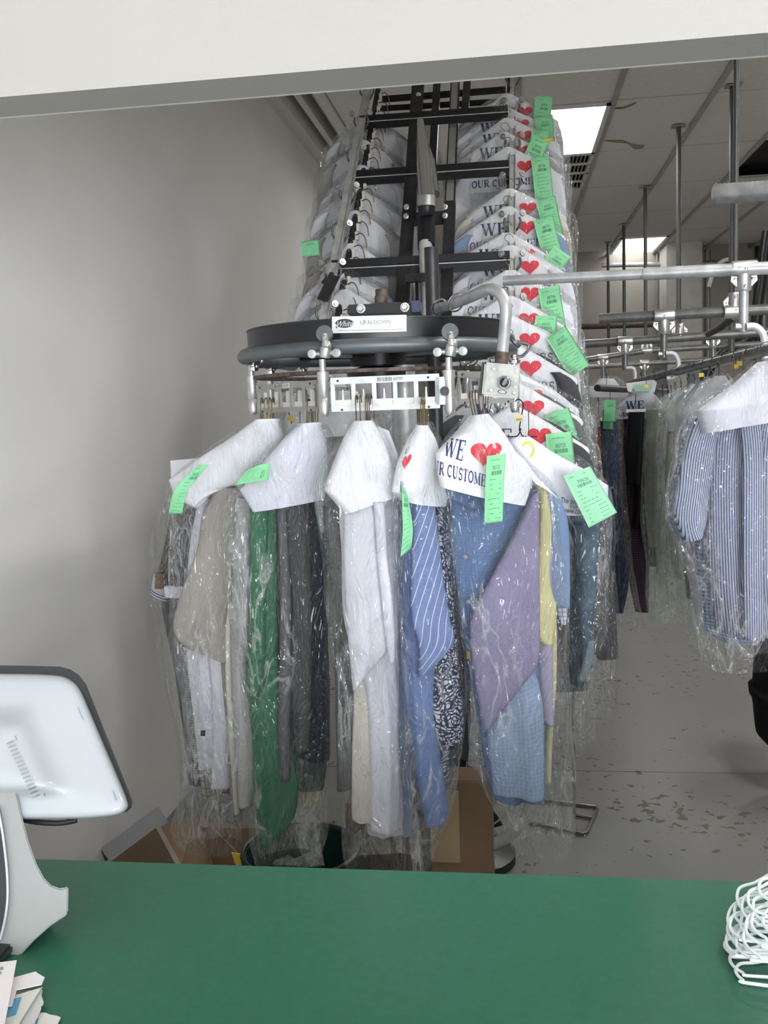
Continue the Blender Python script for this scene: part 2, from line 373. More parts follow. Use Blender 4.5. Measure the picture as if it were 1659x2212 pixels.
def bars(n, seed):
    r = random.Random(seed); x = 0; out = []
    while x < 1:
        w = r.choice((.012, .02, .035)); out.append([(x, 0), (min(1, x + w), 0), (min(1, x + w), 1), (x, 1)]); x += w + r.choice((.015, .025, .04))
    return out
FONTC = {}
def font_polys(t, shear=0.0):
    key = (t, shear)
    if key in FONTC: return FONTC[key]
    c = bpy.data.curves.new('lettering', 'FONT'); c.body = t; c.shear = shear; c.fill_mode = 'FRONT' if hasattr(c, 'fill_mode') else c.fill_mode
    c.resolution_u = 3
    o = bpy.data.objects.new('lettering', c); COL.objects.link(o)
    me = o.to_mesh(); vs = [v.co.copy() for v in me.vertices]; fs = [tuple(p.vertices) for p in me.polygons]
    o.to_mesh_clear(); bpy.data.objects.remove(o); bpy.data.curves.remove(c)
    x0, x1 = min(v.x for v in vs), max(v.x for v in vs); y0, y1 = min(v.y for v in vs), max(v.y for v in vs)
    out = [[((vs[i].x - x0) / (x1 - x0), (vs[i].y - y0) / (y1 - y0)) for i in f] for f in fs]
    FONTC[key] = out; return out
def bvh_of(objs):
    V = []; F = []
    for o in objs:
        b = wloc(o); n = len(V); V += [v.co + b for v in o.data.vertices]; F += [tuple(i + n for i in p.vertices) for p in o.data.polygons]
    return BVHTree.FromPolygons(V, F)
def stamp(name, polys, quad, tree, m, parent, local=False, lift=.0012, Yfb=2.0):
    """quad: corners bl, br, tr, tl; pixels, or local x,z when local. Lays each shape on the surface."""
    V = []; F = []
    bl, br, tr_, tl = [Vector(q) for q in quad]
    for q in polys:
        idx = []
        for u, v in q:
            p = bl.lerp(br, u).lerp(tl.lerp(tr_, u), v)
            if local: o_, d = Vector((p.x, -1, p.y)), Vector((0, 1, 0))
            else: o_, d = CAM, ray(p.x, p.y).normalized()
            h = tree.ray_cast(o_, d)[0]
            if h is None: idx = None; break
            V.append(h - d * lift); idx.append(len(V) - 1)
        if idx: F.append(tuple(idx))
    if not F: return None
    return mesh(name, V, F, m, parent, False)
T_WE = text_polys('WE')[0]; T_OC = text_polys('OUR CUSTOMERS')[0]; T_HEART = heart_polys()

def ticket(parent, q, Y, m=None, bend=0.0, name='ticket', number='70626', Yb=None, rowsx=None, seed=1):
    """green job ticket; q pixel corners tl, tr, br, bl"""
    tl, tr_, br, bl = q; Yb = Y if Yb is None else Yb
    rows = rowsx or [(tl[0], tl[1], tr_[0], tr_[1], Y, Y), ((tl[0] + bl[0]) / 2 + bend, (tl[1] + bl[1]) / 2, (tr_[0] + br[0]) / 2 + bend, (tr_[1] + br[1]) / 2, (Y + Yb) / 2 - .006, (Y + Yb) / 2 - .003), (bl[0], bl[1], br[0], br[1], Yb, Yb)]
    t = sheet(name, rows, m or M_green, parent, bulge=.003, wr=.003, seed=seed)
    ticket_print(t, parent, [bl, br, tr_, tl], False, number, seed)
    return t
def ticket_print(t, parent, quad, local, number, seed):
    tree = bvh_of([t]); r = random.Random(seed); bl, br, tr_, tl = [Vector(q) for q in quad]
    def sub(u0, v0, u1, v1): return [tuple(bl.lerp(br, u).lerp(tl.lerp(tr_, u), v)) for u, v in ((u0, v0), (u1, v0), (u1, v1), (u0, v1))]
    V = []; polys = []
    def put(ps, u0, v0, u1, v1):
        for q in ps: polys.append([(u0 + a * (u1 - u0), v0 + b * (v1 - v0)) for a, b in q])
    put(bars(20, seed), .28, .70, .80, .76)
    put(font_polys(number), .34, .78, .74, .84)
    sq = [[(0, 0), (1, 0), (1, 1), (0, 1)]]
    y = .93
    for i in range(13):
        yy = .92 - i * .072
        if .66 < yy < .86: continue
        x = .12 + r.random() * .15
        while x < .82:
            w = .04 + r.random() * .12; put(sq, x, yy, min(.88, x + w), yy + .008); x += w + .03 + (.3 if r.random() < .25 else 0)
    o = stamp('ticket_print', polys, quad, tree, M_gink, t, local, lift=.0006)
    return o

# ------------------------------------------------------------------ the room
CZ = 3.45; WX = -1.39; FY = 13.0; RX = 4.2; BK = -5.1
def slab(name, x0, x1, y0, y1, z0, z1, m):
    o = MB().box(((x0 + x1) / 2, (y0 + y1) / 2, (z0 + z1) / 2), (x1 - x0, y1 - y0, z1 - z0)).out(name, m, smooth=False); tag(o, kind='structure'); return o
# floor material: grey paint worn through to the concrete
fm = mat('worn_grey_floor_paint', (0.20, 0.20, 0.195), 0.33, var=0.05, vscale=1.5)
nt = fm.node_tree; bs = nt.nodes['Principled BSDF']; base = bs.inputs['Base Color'].links[0].from_socket
tc = nd(nt, 'ShaderNodeTexCoord')
mpf = nd(nt, 'ShaderNodeMapping'); mpf.inputs['Scale'].default_value = (1, 1.25, 1); nt.links.new(tc.outputs['Object'], mpf.inputs[0])
a_ = nd(nt, 'ShaderNodeTexNoise'); a_.inputs['Scale'].default_value = 17; a_.inputs['Detail'].default_value = 3; a_.inputs['Roughness'].default_value = .6; nt.links.new(mpf.outputs[0], a_.inputs['Vector'])
b_ = nd(nt, 'ShaderNodeTexNoise'); b_.inputs['Scale'].default_value = 1.25; b_.inputs['Detail'].default_value = 1; nt.links.new(mpf.outputs[0], b_.inputs['Vector'])
thr = mth(nt, 'GREATER_THAN', mth(nt, 'ADD', a_.outputs[0], mth(nt, 'MULTIPLY', b_.outputs[0], .55)), .94)
nt.links.new(mixc(nt, thr, base, (0.115, 0.10, 0.082)), bs.inputs['Base Color'])
rr = nd(nt, 'ShaderNodeMapRange'); rr.inputs[3].default_value = .32; rr.inputs[4].default_value = .8; nt.links.new(thr, rr.inputs[0]); nt.links.new(rr.outputs[0], bs.inputs['Roughness'])
M_joint = mat('dark_joint', (0.03, 0.028, 0.025), 0.9)
slab('floor', WX, RX, .45, 4.03, -.06, 0, fm)
slab('floor', WX, RX, BK, .45, -.06, 0, mat('pale_bounce_floor', (.62, .60, .56), .5, var=.03))  # unseen customer-side floor, made pale to bounce light up at the header
f2 = slab('floor', WX, RX, 4.036, FY, -.06, 0.0, fm)
slab('floor', WX, RX, BK, FY, -.12, -.061, M_joint)
slab('wall_left', WX - .12, WX, BK, FY, 0, CZ + .2, M_wall)
slab('wall_back', WX - .12, RX, FY, FY + .12, 0, CZ + .2, M_beige)
slab('wall_right', RX, RX + .12, 1.4, FY, 0, CZ + .2, M_beige)
slab('ceiling', WX - .12, RX + .12, 1.4, FY + .1, CZ + .12, CZ + .18, M_joint)
slab('ceiling', WX - .12, RX + .12, BK, 1.4, CZ, CZ + .1, M_wall)
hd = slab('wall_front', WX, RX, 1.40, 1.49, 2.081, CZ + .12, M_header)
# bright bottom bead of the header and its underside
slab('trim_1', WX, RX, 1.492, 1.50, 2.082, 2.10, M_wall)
# perimeter soffit and cornice strips along the left wall
slab('trim_2', WX, -1.30, 1.5, FY, CZ - .05, CZ + .12, M_tile)
slab('trim_3', -1.24, -1.20, 1.5, FY, CZ - .012, CZ + .12, M_tile)
slab('trim_4', -1.12, -1.06, 1.5, FY, CZ - .02, CZ + .12, M_tile)
# ceiling tiles, each an object, on a recessed grid
gx = [.674 + .597 * i for i in range(-3, 6)]; gy = [1.36 + 1.245 * i for i in range(0, 10)]
ceil_root = thing('ceiling_tiles', (0, 0, CZ), None, None); tag(ceil_root, kind='structure'); ceil_root.name = 'ceiling'
grid = MB()
for x in gx: grid.beam((x, 1.5, CZ - .001), (x, FY, CZ - .001), .036, .02)
for y in gy[1:]: grid.beam((-1.06, y, CZ + .006), (RX, y, CZ + .006), .012, .01)
grid.out('ceiling_grid', M_grid, ceil_root, smooth=False)
tilem = {}
GAPS = {(1, 4), (2, 8)}
def tile_mesh(w, d):
    k = (round(w, 3), round(d, 3))
    if k not in tilem:
        o = MB().box((0, 0, .012), (w - .012, d - .01, .02)).out('ceiling_tile', M_tile, smooth=False); tilem[k] = o.data; bpy.data.objects.remove(o)
    return tilem[k]
xs = [-1.06] + [x for x in gx if x > -1.0] + [RX]
for i in range(len(xs) - 1):
    for j in range(len(gy) - 1):
        cx_, cy_ = (xs[i] + xs[i + 1]) / 2, (gy[j] + gy[j + 1]) / 2
        fx1 = abs(cx_ - .3755) < .2
        if fx1 and (4 <= j <= 5): continue          # light fitting and air grille
        if abs(cx_ - .3755 - .597 * 2) < .2 and j == 9: continue
        if any(abs(cx_ - a) < .45 and abs(cy_ - b) < .9 for a, b, w_ in LAMPS[2:]): continue
        if 1.9 < cx_ < 2.4 and 5 == j: continue       # tile missing, dark void
        o = bpy.data.objects.new('ceiling_tile', tile_mesh(xs[i + 1] - xs[i], gy[j + 1] - gy[j])); COL.objects.link(o); o.parent = ceil_root
        o.location = (cx_, cy_, random.uniform(-.002, .001))
# stained patches on two tiles
for nm, pts in (('water_stain', [(1300, 304), (1345, 303), (1367, 312), (1392, 315), (1388, 321), (1370, 322), (1356, 310), (1320, 307)]), ('water_stain', [(1326, 233), (1345, 232), (1362, 226), (1374, 221), (1375, 224), (1360, 231), (1345, 236), (1326, 236)])):
    v = [PZ(x, y, CZ - .003) for x, y in pts]; mesh(nm, v, [tuple(range(len(v)))], M_stain, ceil_root, False)

def troffer(y0, y1, x0, x1, label, power):
    t = thing('ceiling_light', ((x0 + x1) / 2, (y0 + y1) / 2, CZ), label, 'ceiling light')
    mb = MB(); fr = .03
    for a, b in (((x0 + fr / 2, y0), (x0 + fr / 2, y1)), ((x1 - fr / 2, y0), (x1 - fr / 2, y1)), ((x0, y0 + fr / 2), (x1, y0 + fr / 2)), ((x0, y1 - fr / 2), (x1, y1 - fr / 2))): mb.beam((*a, CZ - .006), (*b, CZ - .006), fr, .02)
    mb.out('frame', mat('white_metal', (.8, .8, .8), .4), t, False)
    mb = MB(); mb.box(((x0 + x1) / 2, (y0 + y1) / 2, CZ + .085), (x1 - x0, y1 - y0, .01))
    for s in (-1, 1): mb.box(((x0 + x1) / 2 + s * (x1 - x0) / 2, (y0 + y1) / 2, CZ + .04), (.008, y1 - y0, .09))
    for s in (-1, 1): mb.box(((x0 + x1) / 2, (y0 + y1) / 2 + s * (y1 - y0) / 2, CZ + .04), (x1 - x0, .008, .09))
    mb.out('reflector', mat('white_metal', (.8, .8, .8), .4), t, False)
    E = MATS.get('lamp_tube') or emis('lamp_tube', (1, 1, .98), 22)
    for s in (-.19, -.07, .07, .19):
        MB().tube([((x0 + x1) / 2 + s, y0 + .05, CZ + .055), ((x0 + x1) / 2 + s, y1 - .07, CZ + .055)], .017, 10).out('lamp_tube', E, t)
    E2 = MATS.get('lit_lens') or emis('lit_lens', (1, 1, 1), 3)
    return t
troffer(gy[4] + .02, gy[5] - .02, .09, .66, 'lit troffer with open bright tubes above the right-hand garment slope', 60)
for n_, (x_, y_, w_) in enumerate(LAMPS[2:]): troffer(y_ - .6, y_ + .6, x_ - .28, x_ + .28, ('unseen added troffer above the striped shirt', 'unseen added troffer over the far right racks', 'unseen added troffer nearest the header, right of the ring')[n_], 0)  # troffers out of view, added to brighten the interior
t2 = troffer(gy[8] + .3, gy[9] + .25, gx[4] + .02, gx[5] - .02, 'small distant lit troffer behind the thin hanging poles', 60)
MB().box((t2.location.x, t2.location.y, CZ - .012), (.54, 1.1, .004)).out('lens', MATS['lit_lens'], t2, False)
# air grille after the first light
gr = thing('air_grille', (.375, gy[5] + .6, CZ), 'grey slotted air grille in the ceiling just beyond the lit troffer', 'air vent')
mb = MB()
for x in (.10, .375, .65): mb.beam((x, gy[5] + .02, CZ - .004), (x, gy[6] - .02, CZ - .004), .03, .014)
for j in range(5): mb.beam((.09, gy[5] + .03 + j * .3, CZ - .004), (.66, gy[5] + .03 + j * .3, CZ - .004), .03, .014)
mb.out('frame', M_tile, gr, False)
mb = MB()
for j in range(4):
    for i in range(18): mb.beam((.12 + i * .03, gy[5] + .05 + j * .3, CZ + .002), (.12 + i * .03, gy[5] + .31 + j * .3, CZ + .002), .008, .016)
o = mb.out('slat', M_grid, gr, False); o['kind'] = 'stuff'
# structural column, conduits and pipes against the far wall
cl = P(1440, 700, 12.2); slab('column', cl.x, cl.x + .42, 12.2, 12.75, 0, CZ, mat('column_paint', (.62, .60, .55), .8))
def pipe(name, pts, r, m, label, cat, group=None, n=12):
    o = MB().tube(pts, r, n).out(name, m); tag(o, label, cat, group); return o
zb = .9
for i, (px, r, lab) in enumerate(((1530, .03, 'thin grey conduit on the far wall right of the pale column'), (1638, .035, 'brown vertical pipe on the far wall near the right edge'), (1651, .05, 'pale vertical pipe on the far wall at the right edge'), (1420, .012, 'hairline conduit on the far wall left of the pale column'))):
    a = P(px, 600, 12.9); pipe('wall_conduit', [(a.x, 12.9, zb), (a.x, 12.9, CZ)], r, M_dark if i == 1 else M_gpanel, lab, 'pipe')
a = P(1300, 573, 12.7); b = P(1700, 566, 12.7); pipe('ceiling_conduit', [a, b], .03, M_steel, 'long horizontal conduit just below the far end of the ceiling', 'pipe')
a = P(1255, 706, 12.5); b = P(1440, 700, 12.5); pipe('wall_pipe', [a, b], .035, M_rust, 'thin rusty horizontal pipe on the far wall behind the racks', 'pipe')
# dark ducts and machine shapes far behind the right racks
pm = ((1398, 830), (1420, 775), (1442, 775), (1442, 840), (1442, 1210), (1398, 1210))
tag(MB().prism([P(x, y, 9.5) for x, y in pm], [P(x, y, 9.8) for x, y in pm]).out('pressing_machine', M_black, smooth=False), 'black slanted pressing machine hood behind the rails by the pale column', 'machine')
e = thing('wall_cabinet', P(1512, 815, 9.6), 'small dark grey electrical cabinet behind the slanted rail', 'cabinet')
c0 = P(1512, 815, 9.6); MB().box((c0.x, c0.y, (c0.z + .17) / 2), (.22, .12, c0.z + .17)).out('body', mat('cabinet_grey', (.12, .13, .14), .5), e, False, .008); MB().box(c0 + Vector((.07, -.07, 0)), (.02, .02, .05)).out('latch', M_alu, e, False)
pipe('exhaust_hose', catmull([tuple(P(x, y, 8.0)) for x, y in ((1659, 500), (1640, 640), (1625, 720), (1560, 760), (1530, 800), (1522, 850))], 24), .045, M_black, 'thick black hose hanging behind the nearest right-hand posts', 'hose')
pipe('exhaust_hose', catmull([tuple(P(x, y, 8.6)) for x, y in ((1585, 560), (1560, 565), (1542, 585), (1530, 620))], 14), .02, M_gpanel, 'small bent grey conduit high beside the thick ceiling pole', 'pipe')
tag(MB().beam(P(1545, 576, 8.8), P(1760, 560, 8.8), .3, .05).out('cable_tray', M_black, smooth=False), 'black horizontal tray high at the right edge behind the poles', 'tray')

# ------------------------------------------------------------------ hanging poles
def pole(px, ytop, ybot, Yp, r, label, plate=True):
    a = P(px, ytop, Yp); b = P(px, ybot, Yp); a = Vector((b.x, Yp, CZ))
    t = thing('ceiling_pole', b, label, 'pole', 'thin poles hung from the ceiling')
    MB().tube([a, b], r, 12).out('pole', mat('pole_steel', (.13, .135, .13), .45, .5), t)
    if plate: MB().box((b.x, Yp, CZ - .012), (.09, .07, .006)).out('ceiling_plate', M_gpanel, t, False)
    return t
pole(1466, 272, 712, 7.0, .0165, 'dark pole in the middle whose ceiling plate is in plain view')
pole(1395, 403, 742, 8.9, .0155, 'second hanging pole to the left of the plated one, reaching the far troffer')
pole(1349, 485, 765, 10.7, .0165, 'slim hanging pole crossing the centre of the far troffer')
pole(1315, 545, 770, 11.9, .0165, 'leftmost and thinnest of the hanging poles, at the far troffer corner')
pole(1588, 130, 655, 4.2, .0115, 'nearest hanging pole, passing beside the corrugated duct')
pole(1580, 130, 760, 6.2, .02, 'dark pole directly behind the nearest hanging pole')
# corrugated duct at the upper right
dk = thing('spiral_duct', P(1600, 417, 3.6), 'short ribbed galvanized duct entering at the upper right', 'duct')
a = P(1549, 419, 3.6); b = P(1760, 406, 3.4)
MB().tube([a.lerp(b, i / 40) for i in range(41)], [.033 + .0022 * (i % 2) for i in range(41)], 24, cap=False).out('duct_tube', M_steel, dk)
MB().tube([a + (a - b).normalized() * -.004, a + (a - b).normalized() * .004], .038, 24, cap=False).out('duct_rim', M_alu, dk)

# ------------------------------------------------------------------ pipe racks on the right
M_rail = mat('rack_pipe', (.20, .205, .20), .38, .5, var=.18, vscale=18)
def fitting(px, py, Y, r, parent, down=True, r2=None):
    c = P(px, py, Y); mb = MB(); ax = Vector((1, 0, 0)); s = -1 if down else 1
    mb.lathe(c - ax * r * 1.9, [(r * 1.18, 0), (r * 1.25, r * .3), (r * 1.25, r * 3.5), (r * 1.18, r * 3.8)], (1, 0, 0), 18)
    mb.lathe(c, [(r * 1.15, r * .8), (r * 1.15, r * 3.3), (r * 1.0, r * 3.5)], (0, 0, s), 16)
    mb.add([c + Vector((x * r, y * r, s * z * r)) for y in (-.25, .25) for x, z in ((-1.9, 1), (1.9, 1), (2, 1.9), (.9, 3), (-.9, 3), (-2, 1.9))], [(0, 1, 2, 3, 4, 5), (11, 10, 9, 8, 7, 6)] + [(i, (i + 1) % 6, 6 + (i + 1) % 6, 6 + i) for i in range(6)])
    f = mb.out('pipe_fitting', M_alu, parent, True)
    for dx, dz in ((-1.35, 1.6), (1.35, 1.6), (0, 2.8), (0, .2)): mb = MB(); mb.lathe(c + Vector((dx * r, -r * (.35 if dz < 2 and dz > 1 else 1.2), s * dz * r)), [(r * .26, 0), (r * .26, r * .3), (r * .12, r * .34)], (0, -1, 0), 8).out('bolt', M_chrome, f)
    return f
def bracket(px0, py0, pts, Y, r, parent):
    c = [tuple(P(x, y, Y)) for x, y in pts]; q = catmull(c, 20); mb = MB(); mb.tube(q, r * .55, 12)
    mb.out('rail_bracket', mat('painted_grey_bracket', (.60, .62, .64), .4, .2), parent)
# rail 1
r1 = thing('rack_frame', P(1390, 592, 3.0), 'nearest overhead pipe rail, stepping from thin to thick, open end before the conveyor', 'pipe rack')
A1, B1, C1 = P(1087, 607, 3.0), P(1392, 592, 2.95), P(1800, 572, 2.88)
mb = MB(); mb.tube([A1, B1], .0155, 16, cap=False); mb.tube([A1, A1.lerp(B1, .02)], .0135, 16, cap=False); mb.out('thin_pipe', M_steel, r1)
MB().tube([B1.lerp(A1, .01), C1], .0185, 16).out('thick_pipe', M_steel, r1)
fitting(1607, 580, 2.92, .0185, r1)
MB().tube([P(1607, 600, 2.92), P(1606, 717, 2.92)], .0135, 14).out('drop_post', M_steel, r1)
MB().tube([P(1588, 706, 2.92), P(1618, 706, 2.92)], .011, 12).out('clamp', M_alu, r1)
bracket(0, 0, [(1612, 706), (1632, 706), (1648, 722), (1652, 745), (1653, 775)], 2.9, .02, r1)
# rail 2
r2 = thing('rack_frame', P(1450, 680, 4.0), 'second overhead pipe rail with a drop post and C-shaped bracket', 'pipe rack')
MB().tube([P(1295, 689, 4.05), P(1800, 660, 3.9)], .021, 16).out('rail', M_rail, r2)
fitting(1434, 682, 4.0, .021, r2); fitting(1586, 673, 3.95, .021, r2, down=False)
MB().tube([P(1434, 700, 4.0), P(1434, 772, 4.0)], .014, 12).out('drop_post', M_rail, r2)
MB().tube([P(1422, 765, 4.0), P(1440, 765, 4.0)], .012, 12).out('clamp', M_alu, r2)
bracket(0, 0, [(1438, 763), (1455, 764), (1465, 780), (1464, 800), (1455, 815), (1440, 818)], 3.98, .018, r2)
# rail 3
r3 = thing('rack_frame', P(1450, 735, 5.2), 'third overhead pipe rail with two drop posts behind the second', 'pipe rack')
MB().tube([P(1250, 744, 5.25), P(1800, 708, 5.1)], .022, 16).out('rail', M_rail, r3)
fitting(1350, 737, 5.2, .02, r3); fitting(1540, 725, 5.2, .018, r3); fitting(1468, 728, 5.2, .02, r3, down=False)
MB().tube([P(1350, 750, 5.2), P(1350, 800, 5.2)], .016, 12).out('drop_post', M_rail, r3)
MB().tube([P(1540, 735, 5.2), P(1540, 790, 5.2)], .016, 12).out('drop_post', M_rail, r3)
bracket(0, 0, [(1352, 795), (1368, 796), (1372, 812), (1370, 828)], 5.18, .018, r3)
MB().tube([P(1586, 684, 4.2), P(1560, 705, 4.5), P(1530, 722, 5.1)], .016, 10).out('diagonal_brace', M_dark, r3)
r4 = thing('rack_frame', P(1400, 757, 6.3), 'fourth and thinner overhead pipe rail, sloping up to the right', 'pipe rack')
MB().tube([P(1265, 777, 6.3), P(1400, 757, 6.3), P(1660, 742, 6.3)], .019, 12).out('rail', M_rail, r4)
fitting(1397, 757, 6.3, .017, r4, down=False); fitting(1302, 772, 6.3, .017, r4)
MB().tube([P(1302, 780, 6.3), P(1304, 818, 6.3)], .017, 10).out('drop_post', M_rail, r4)
r5 = thing('rack_frame', P(1400, 783, 7.4), 'fifth, farthest overhead pipe rail, level with the slanted rail end', 'pipe rack')
MB().tube([P(1262, 793, 7.4), P(1670, 768, 7.4)], .019, 12).out('rail', M_rail, r5)
fitting(1392, 783, 7.4, .017, r5); MB().tube([P(1392, 792, 7.4), P(1394, 830, 7.4)], .017, 10).out('drop_post', M_rail, r5)
# slanted-looking garment rail running away from the viewer
sr = thing('garment_rail', P(1500, 795, 3.6), 'dark pipe rail running away beneath the brackets, crowded with wire hooks', 'rail')
SA, SB = P(1700, 745, 2.5), P(1357, 829, 5.4)
MB().tube([SA, SB], .0165, 16).out('rail', M_rail, sr)
MB().tube([SB, SB + (SB - SA).normalized() * .05], .012, 12).out('rail_end', M_steel, sr)
exec_marker = 1

# ------------------------------------------------------------------ garments
def solid(n, c, **k):
    w_ = max(c); g_ = .90 if w_ > .66 and min(c) > .55 else .70; c = tuple(v * g_ for v in c)
    return mat(n, c, .85, var=k.pop('var', .04), vscale=k.pop('vscale', 5), bump=k.pop('bump', .25), bscale=k.pop('bscale', 26), spec=.2, **k)
C_white = solid('white_cotton', (.80, .80, .88)); C_cream = solid('cream_cotton', (.72, .69, .60)); C_beige = solid('beige_wool', (.52, .475, .43))
C_fleece = solid('pale_grey_fleece', (.60, .60, .58), bump=.5, bscale=90); C_green = solid('kelly_green_cotton', (.04, .22, .115)); C_char = solid('charcoal_wool', (.085, .085, .095))
C_navy = solid('midnight_navy_wool', (.018, .024, .045)); C_gray = solid('mid_grey_knit', (.17, .175, .185)); C_lblue = solid('light_blue_cotton', (.34, .43, .66))
C_check = solid('blue_check_cotton', (.22, .33, .55), pattern='check', col2=(.11, .19, .38), sp=.007); C_sky = solid('sky_blue_weave', (.36, .47, .66), pattern='check', col2=(.30, .41, .60), sp=.009)
C_lav = solid('lavender_linen', (.37, .33, .51)); C_lav2 = solid('pale_lavender_linen', (.50, .46, .62)); C_yel = solid('pale_yellow_cotton', (.80, .76, .42)); C_pin = solid('blue_white_pinstripe', (.30, .40, .74), pattern='pin', col2=(.72, .78, .95), sp=.016)
C_pais = solid('navy_white_paisley', (.74, .77, .80), pattern='paisley', col2=(.03, .04, .09)); C_jean = solid('washed_denim', (.10, .16, .22), var=.35, vscale=12); C_dgrey = solid('dark_grey_twill', (.075, .075, .085))
C_strp = solid('navy_white_stripe', (.62, .65, .76), pattern='stripe', col2=(.10, .13, .27), sp=.0062); C_ging = solid('blue_gingham', (.66, .72, .84), pattern='gingham', col2=(.12, .22, .50), sp=.012)
C_plum = solid('plum_gingham', (.20, .11, .14), pattern='gingham', col2=(.05, .03, .06), sp=.011); C_nvy2 = solid('navy_twill', (.015, .04, .10)); C_blk = solid('black_wool', (.010, .011, .014)); C_olive = solid('olive_knit', (.16, .15, .13))
C_polo = solid('white_knit_striped_hem', (.68, .68, .72), pattern='hem', col2=(.03, .04, .12), sp=.03); C_tan = solid('tan_knit', (.33, .20, .12)); C_red = solid('red_cotton', (.45, .04, .03)); C_win = solid('cream_windowpane_check', (.66, .62, .55), pattern='check', col2=(.10, .06, .05), sp=.02)
C_teal = solid('dark_green_cotton', (.02, .07, .055)); C_mint = solid('pale_mint_cotton', (.62, .74, .66)); C_wcheck = solid('white_blue_grid', (.66, .68, .78), pattern='check', col2=(.07, .09, .25), sp=.01)

def hook(parent, px, py, Y, top=26, m=None, sh=None, lean=0, r=.0013, back=1):
    """wire hanger: hook over the rack, twisted neck, and shoulders inside the garment"""
    b = P(px, py, Y); t = P(px + lean, py - top, Y); h = (t - b).length; mb = MB()
    R_ = .017
    c = t + Vector((0, .012 * back, 0)); pts = [b, b.lerp(t, .5), t]
    pts += [c + Vector((0, -back * .012 * math.cos(a), .014 * math.sin(a))) for a in (.4, .9, 1.57, 2.2, 2.8, 3.3)]
    mb.tube(catmull([tuple(p) for p in pts], 22), r, 6)
    if sh:
        L_, R2 = P(*sh[0]), P(*sh[1]); mb.tube([b, L_.lerp(b, .12), L_.lerp(b, .1) - Vector((0, 0, .008)), R2.lerp(b, .12) - Vector((0, 0, .008)), R2.lerp(b, .12), b], r, 6)
    return mb.out('wire_hanger', m or M_bronze, parent)
G = {}
def gar(key, name, hk, label, cat, group=None, **k):
    t = thing(name, P(*hk), label, cat, group); G[key] = t; return t
def rows2(L_, Y=2.1, dl=0, dr=0):
    """(y, xl, xr) triples at a common depth -> loft rows"""
    return [(a[1], a[0], a[2], a[0], Y + dl, Y + dr) for a in L_]

# --- stack garments on the sloping rails: local template then copies
def local_rows(tab, y=0): return [(Vector((a, y, z)), Vector((b, y, z2))) for z, a, z2, b in tab]
def template(kind, variant):
    t = thing('bagged_shirt', (0, 0, 0), 'x', 'shirt')
    sd = variant * 3 + (0 if kind == 'r' else 20)
    mb = MB(); hp = [(0, 0, -.05), (0, 0, -.02), (.004, 0, 0)] + [(.016 * math.cos(a) + .0, 0, .012 + .016 * math.sin(a)) for a in (3.6, 3.0, 2.2, 1.57, .8, 0, -.5)]
    mb.tube(catmull([(0, 0, -.05), (0, 0, -.03)] + [(-.0 + .015 * math.cos(a), 0, 0.0 + .015 * math.sin(a)) for a in (-1.57, 3.3, 2.4, 1.57, .8, 0)], 20), .0013, 6)
    mb.tube([(0, 0, -.045), (.19, 0, -.13), (-.19, 0, -.13), (0, 0, -.045)], .0013, 6)
    mb.out('wire_hanger', M_bronze, t)
    sh = loft('shirt', local_rows([(-.05, -.05, -.05, .05), (-.085, -.13, -.085, .13), (-.15, -.205, -.15, .205), (-.22, -.215, -.22, .215), (-.5, -.20, -.5, .20), (-.85, -.21, -.85, .21)]), .035, C_white, t, fold=.006, k=4, seed=sd, nu=28, nv=20)
    for s in (-1, 1):
        loft('sleeve', local_rows([(-.125, min(s * .13, s * .16), -.125, max(s * .13, s * .16)), (-.17, min(s * .15, s * .212), -.17, max(s * .15, s * .212)), (-.3, min(s * .15, s * .232), -.3, max(s * .15, s * .232)), (-.6, min(s * .15, s * .225), -.6, max(s * .15, s * .225))], -.022), .03, C_white, t, fold=.004, k=3, seed=sd + s, nu=16, nv=14)
    cp = loft('paper_cape', local_rows([(-.03, -.022, -.03, .022), (-.06, -.075, -.06, .075), (-.105, -.15, -.105, .15), (-.15, -.215, -.15, .215), (-.2, -.20, -.2, .20)]) if kind == 'r' else local_rows([(-.03, -.022, -.03, .022), (-.06, -.065, -.06, .07), (-.11, -.14, -.11, .145), (-.165, -.20, -.155, .20), (-.235, -.185, -.225, .195)]), .062, M_paper, t, fold=.003, k=2, crk=.003, seed=sd, cap=False, smooth_rows=False, nu=40, nv=18)
    if kind == 'r':
        tr = bvh_of([cp])
        stamp('printed_word', T_WE, [(-.098, -.132), (-.002, -.132), (-.002, -.087), (-.098, -.087)], tr, M_navy_ink, cp, True)
        stamp('printed_heart', T_HEART, [(.035, -.137), (.106, -.137), (.106, -.082), (.035, -.082)], tr, M_red_ink, cp, True)
        stamp('printed_line', T_OC, [(-.145, -.181), (.145, -.181), (.145, -.153), (-.145, -.153)], tr, M_navy_ink, cp, True)
    loft('plastic_bag', local_rows([(-.025, -.03, -.025, .03), (-.055, -.10, -.055, .10), (-.12, -.205, -.12, .21), (-.18, -.25, -.18, .25), (-.45, -.255, -.45, .25), (-.75, -.245, -.75, .255), (-1.02, -.24, -1.0, .235)]), lambda q: .085 - .03 * q, M_film[variant % 3], t, crk=.011, seed=sd, cap=False, nu=40, nv=44)
    return t
TK = []
def tk_template(v):
    z = -.30 if v != 1 else -.24
    o = sheet('ticket', [(Vector((-.036, 0, 0)), Vector((.036, 0, 0))), (Vector((-.036, -.004, z / 2)), Vector((.036, -.002, z / 2))), (Vector((-.036, .002, z * .62)), Vector((.036, 0, z * .62)))], M_green, None, .003, .004, seed=v)
    ticket_print(o, None, [(-.034, z * .62), (.034, z * .62), (.034, 0), (-.034, 0)], True, ('08794', '04157', '85725')[v], v + 3)
    return o
def copytree(o, parent=None):
    c = o.copy(); COL.objects.link(c); c.parent = parent
    for ch in list(o.children): copytree(ch, c)
    return c
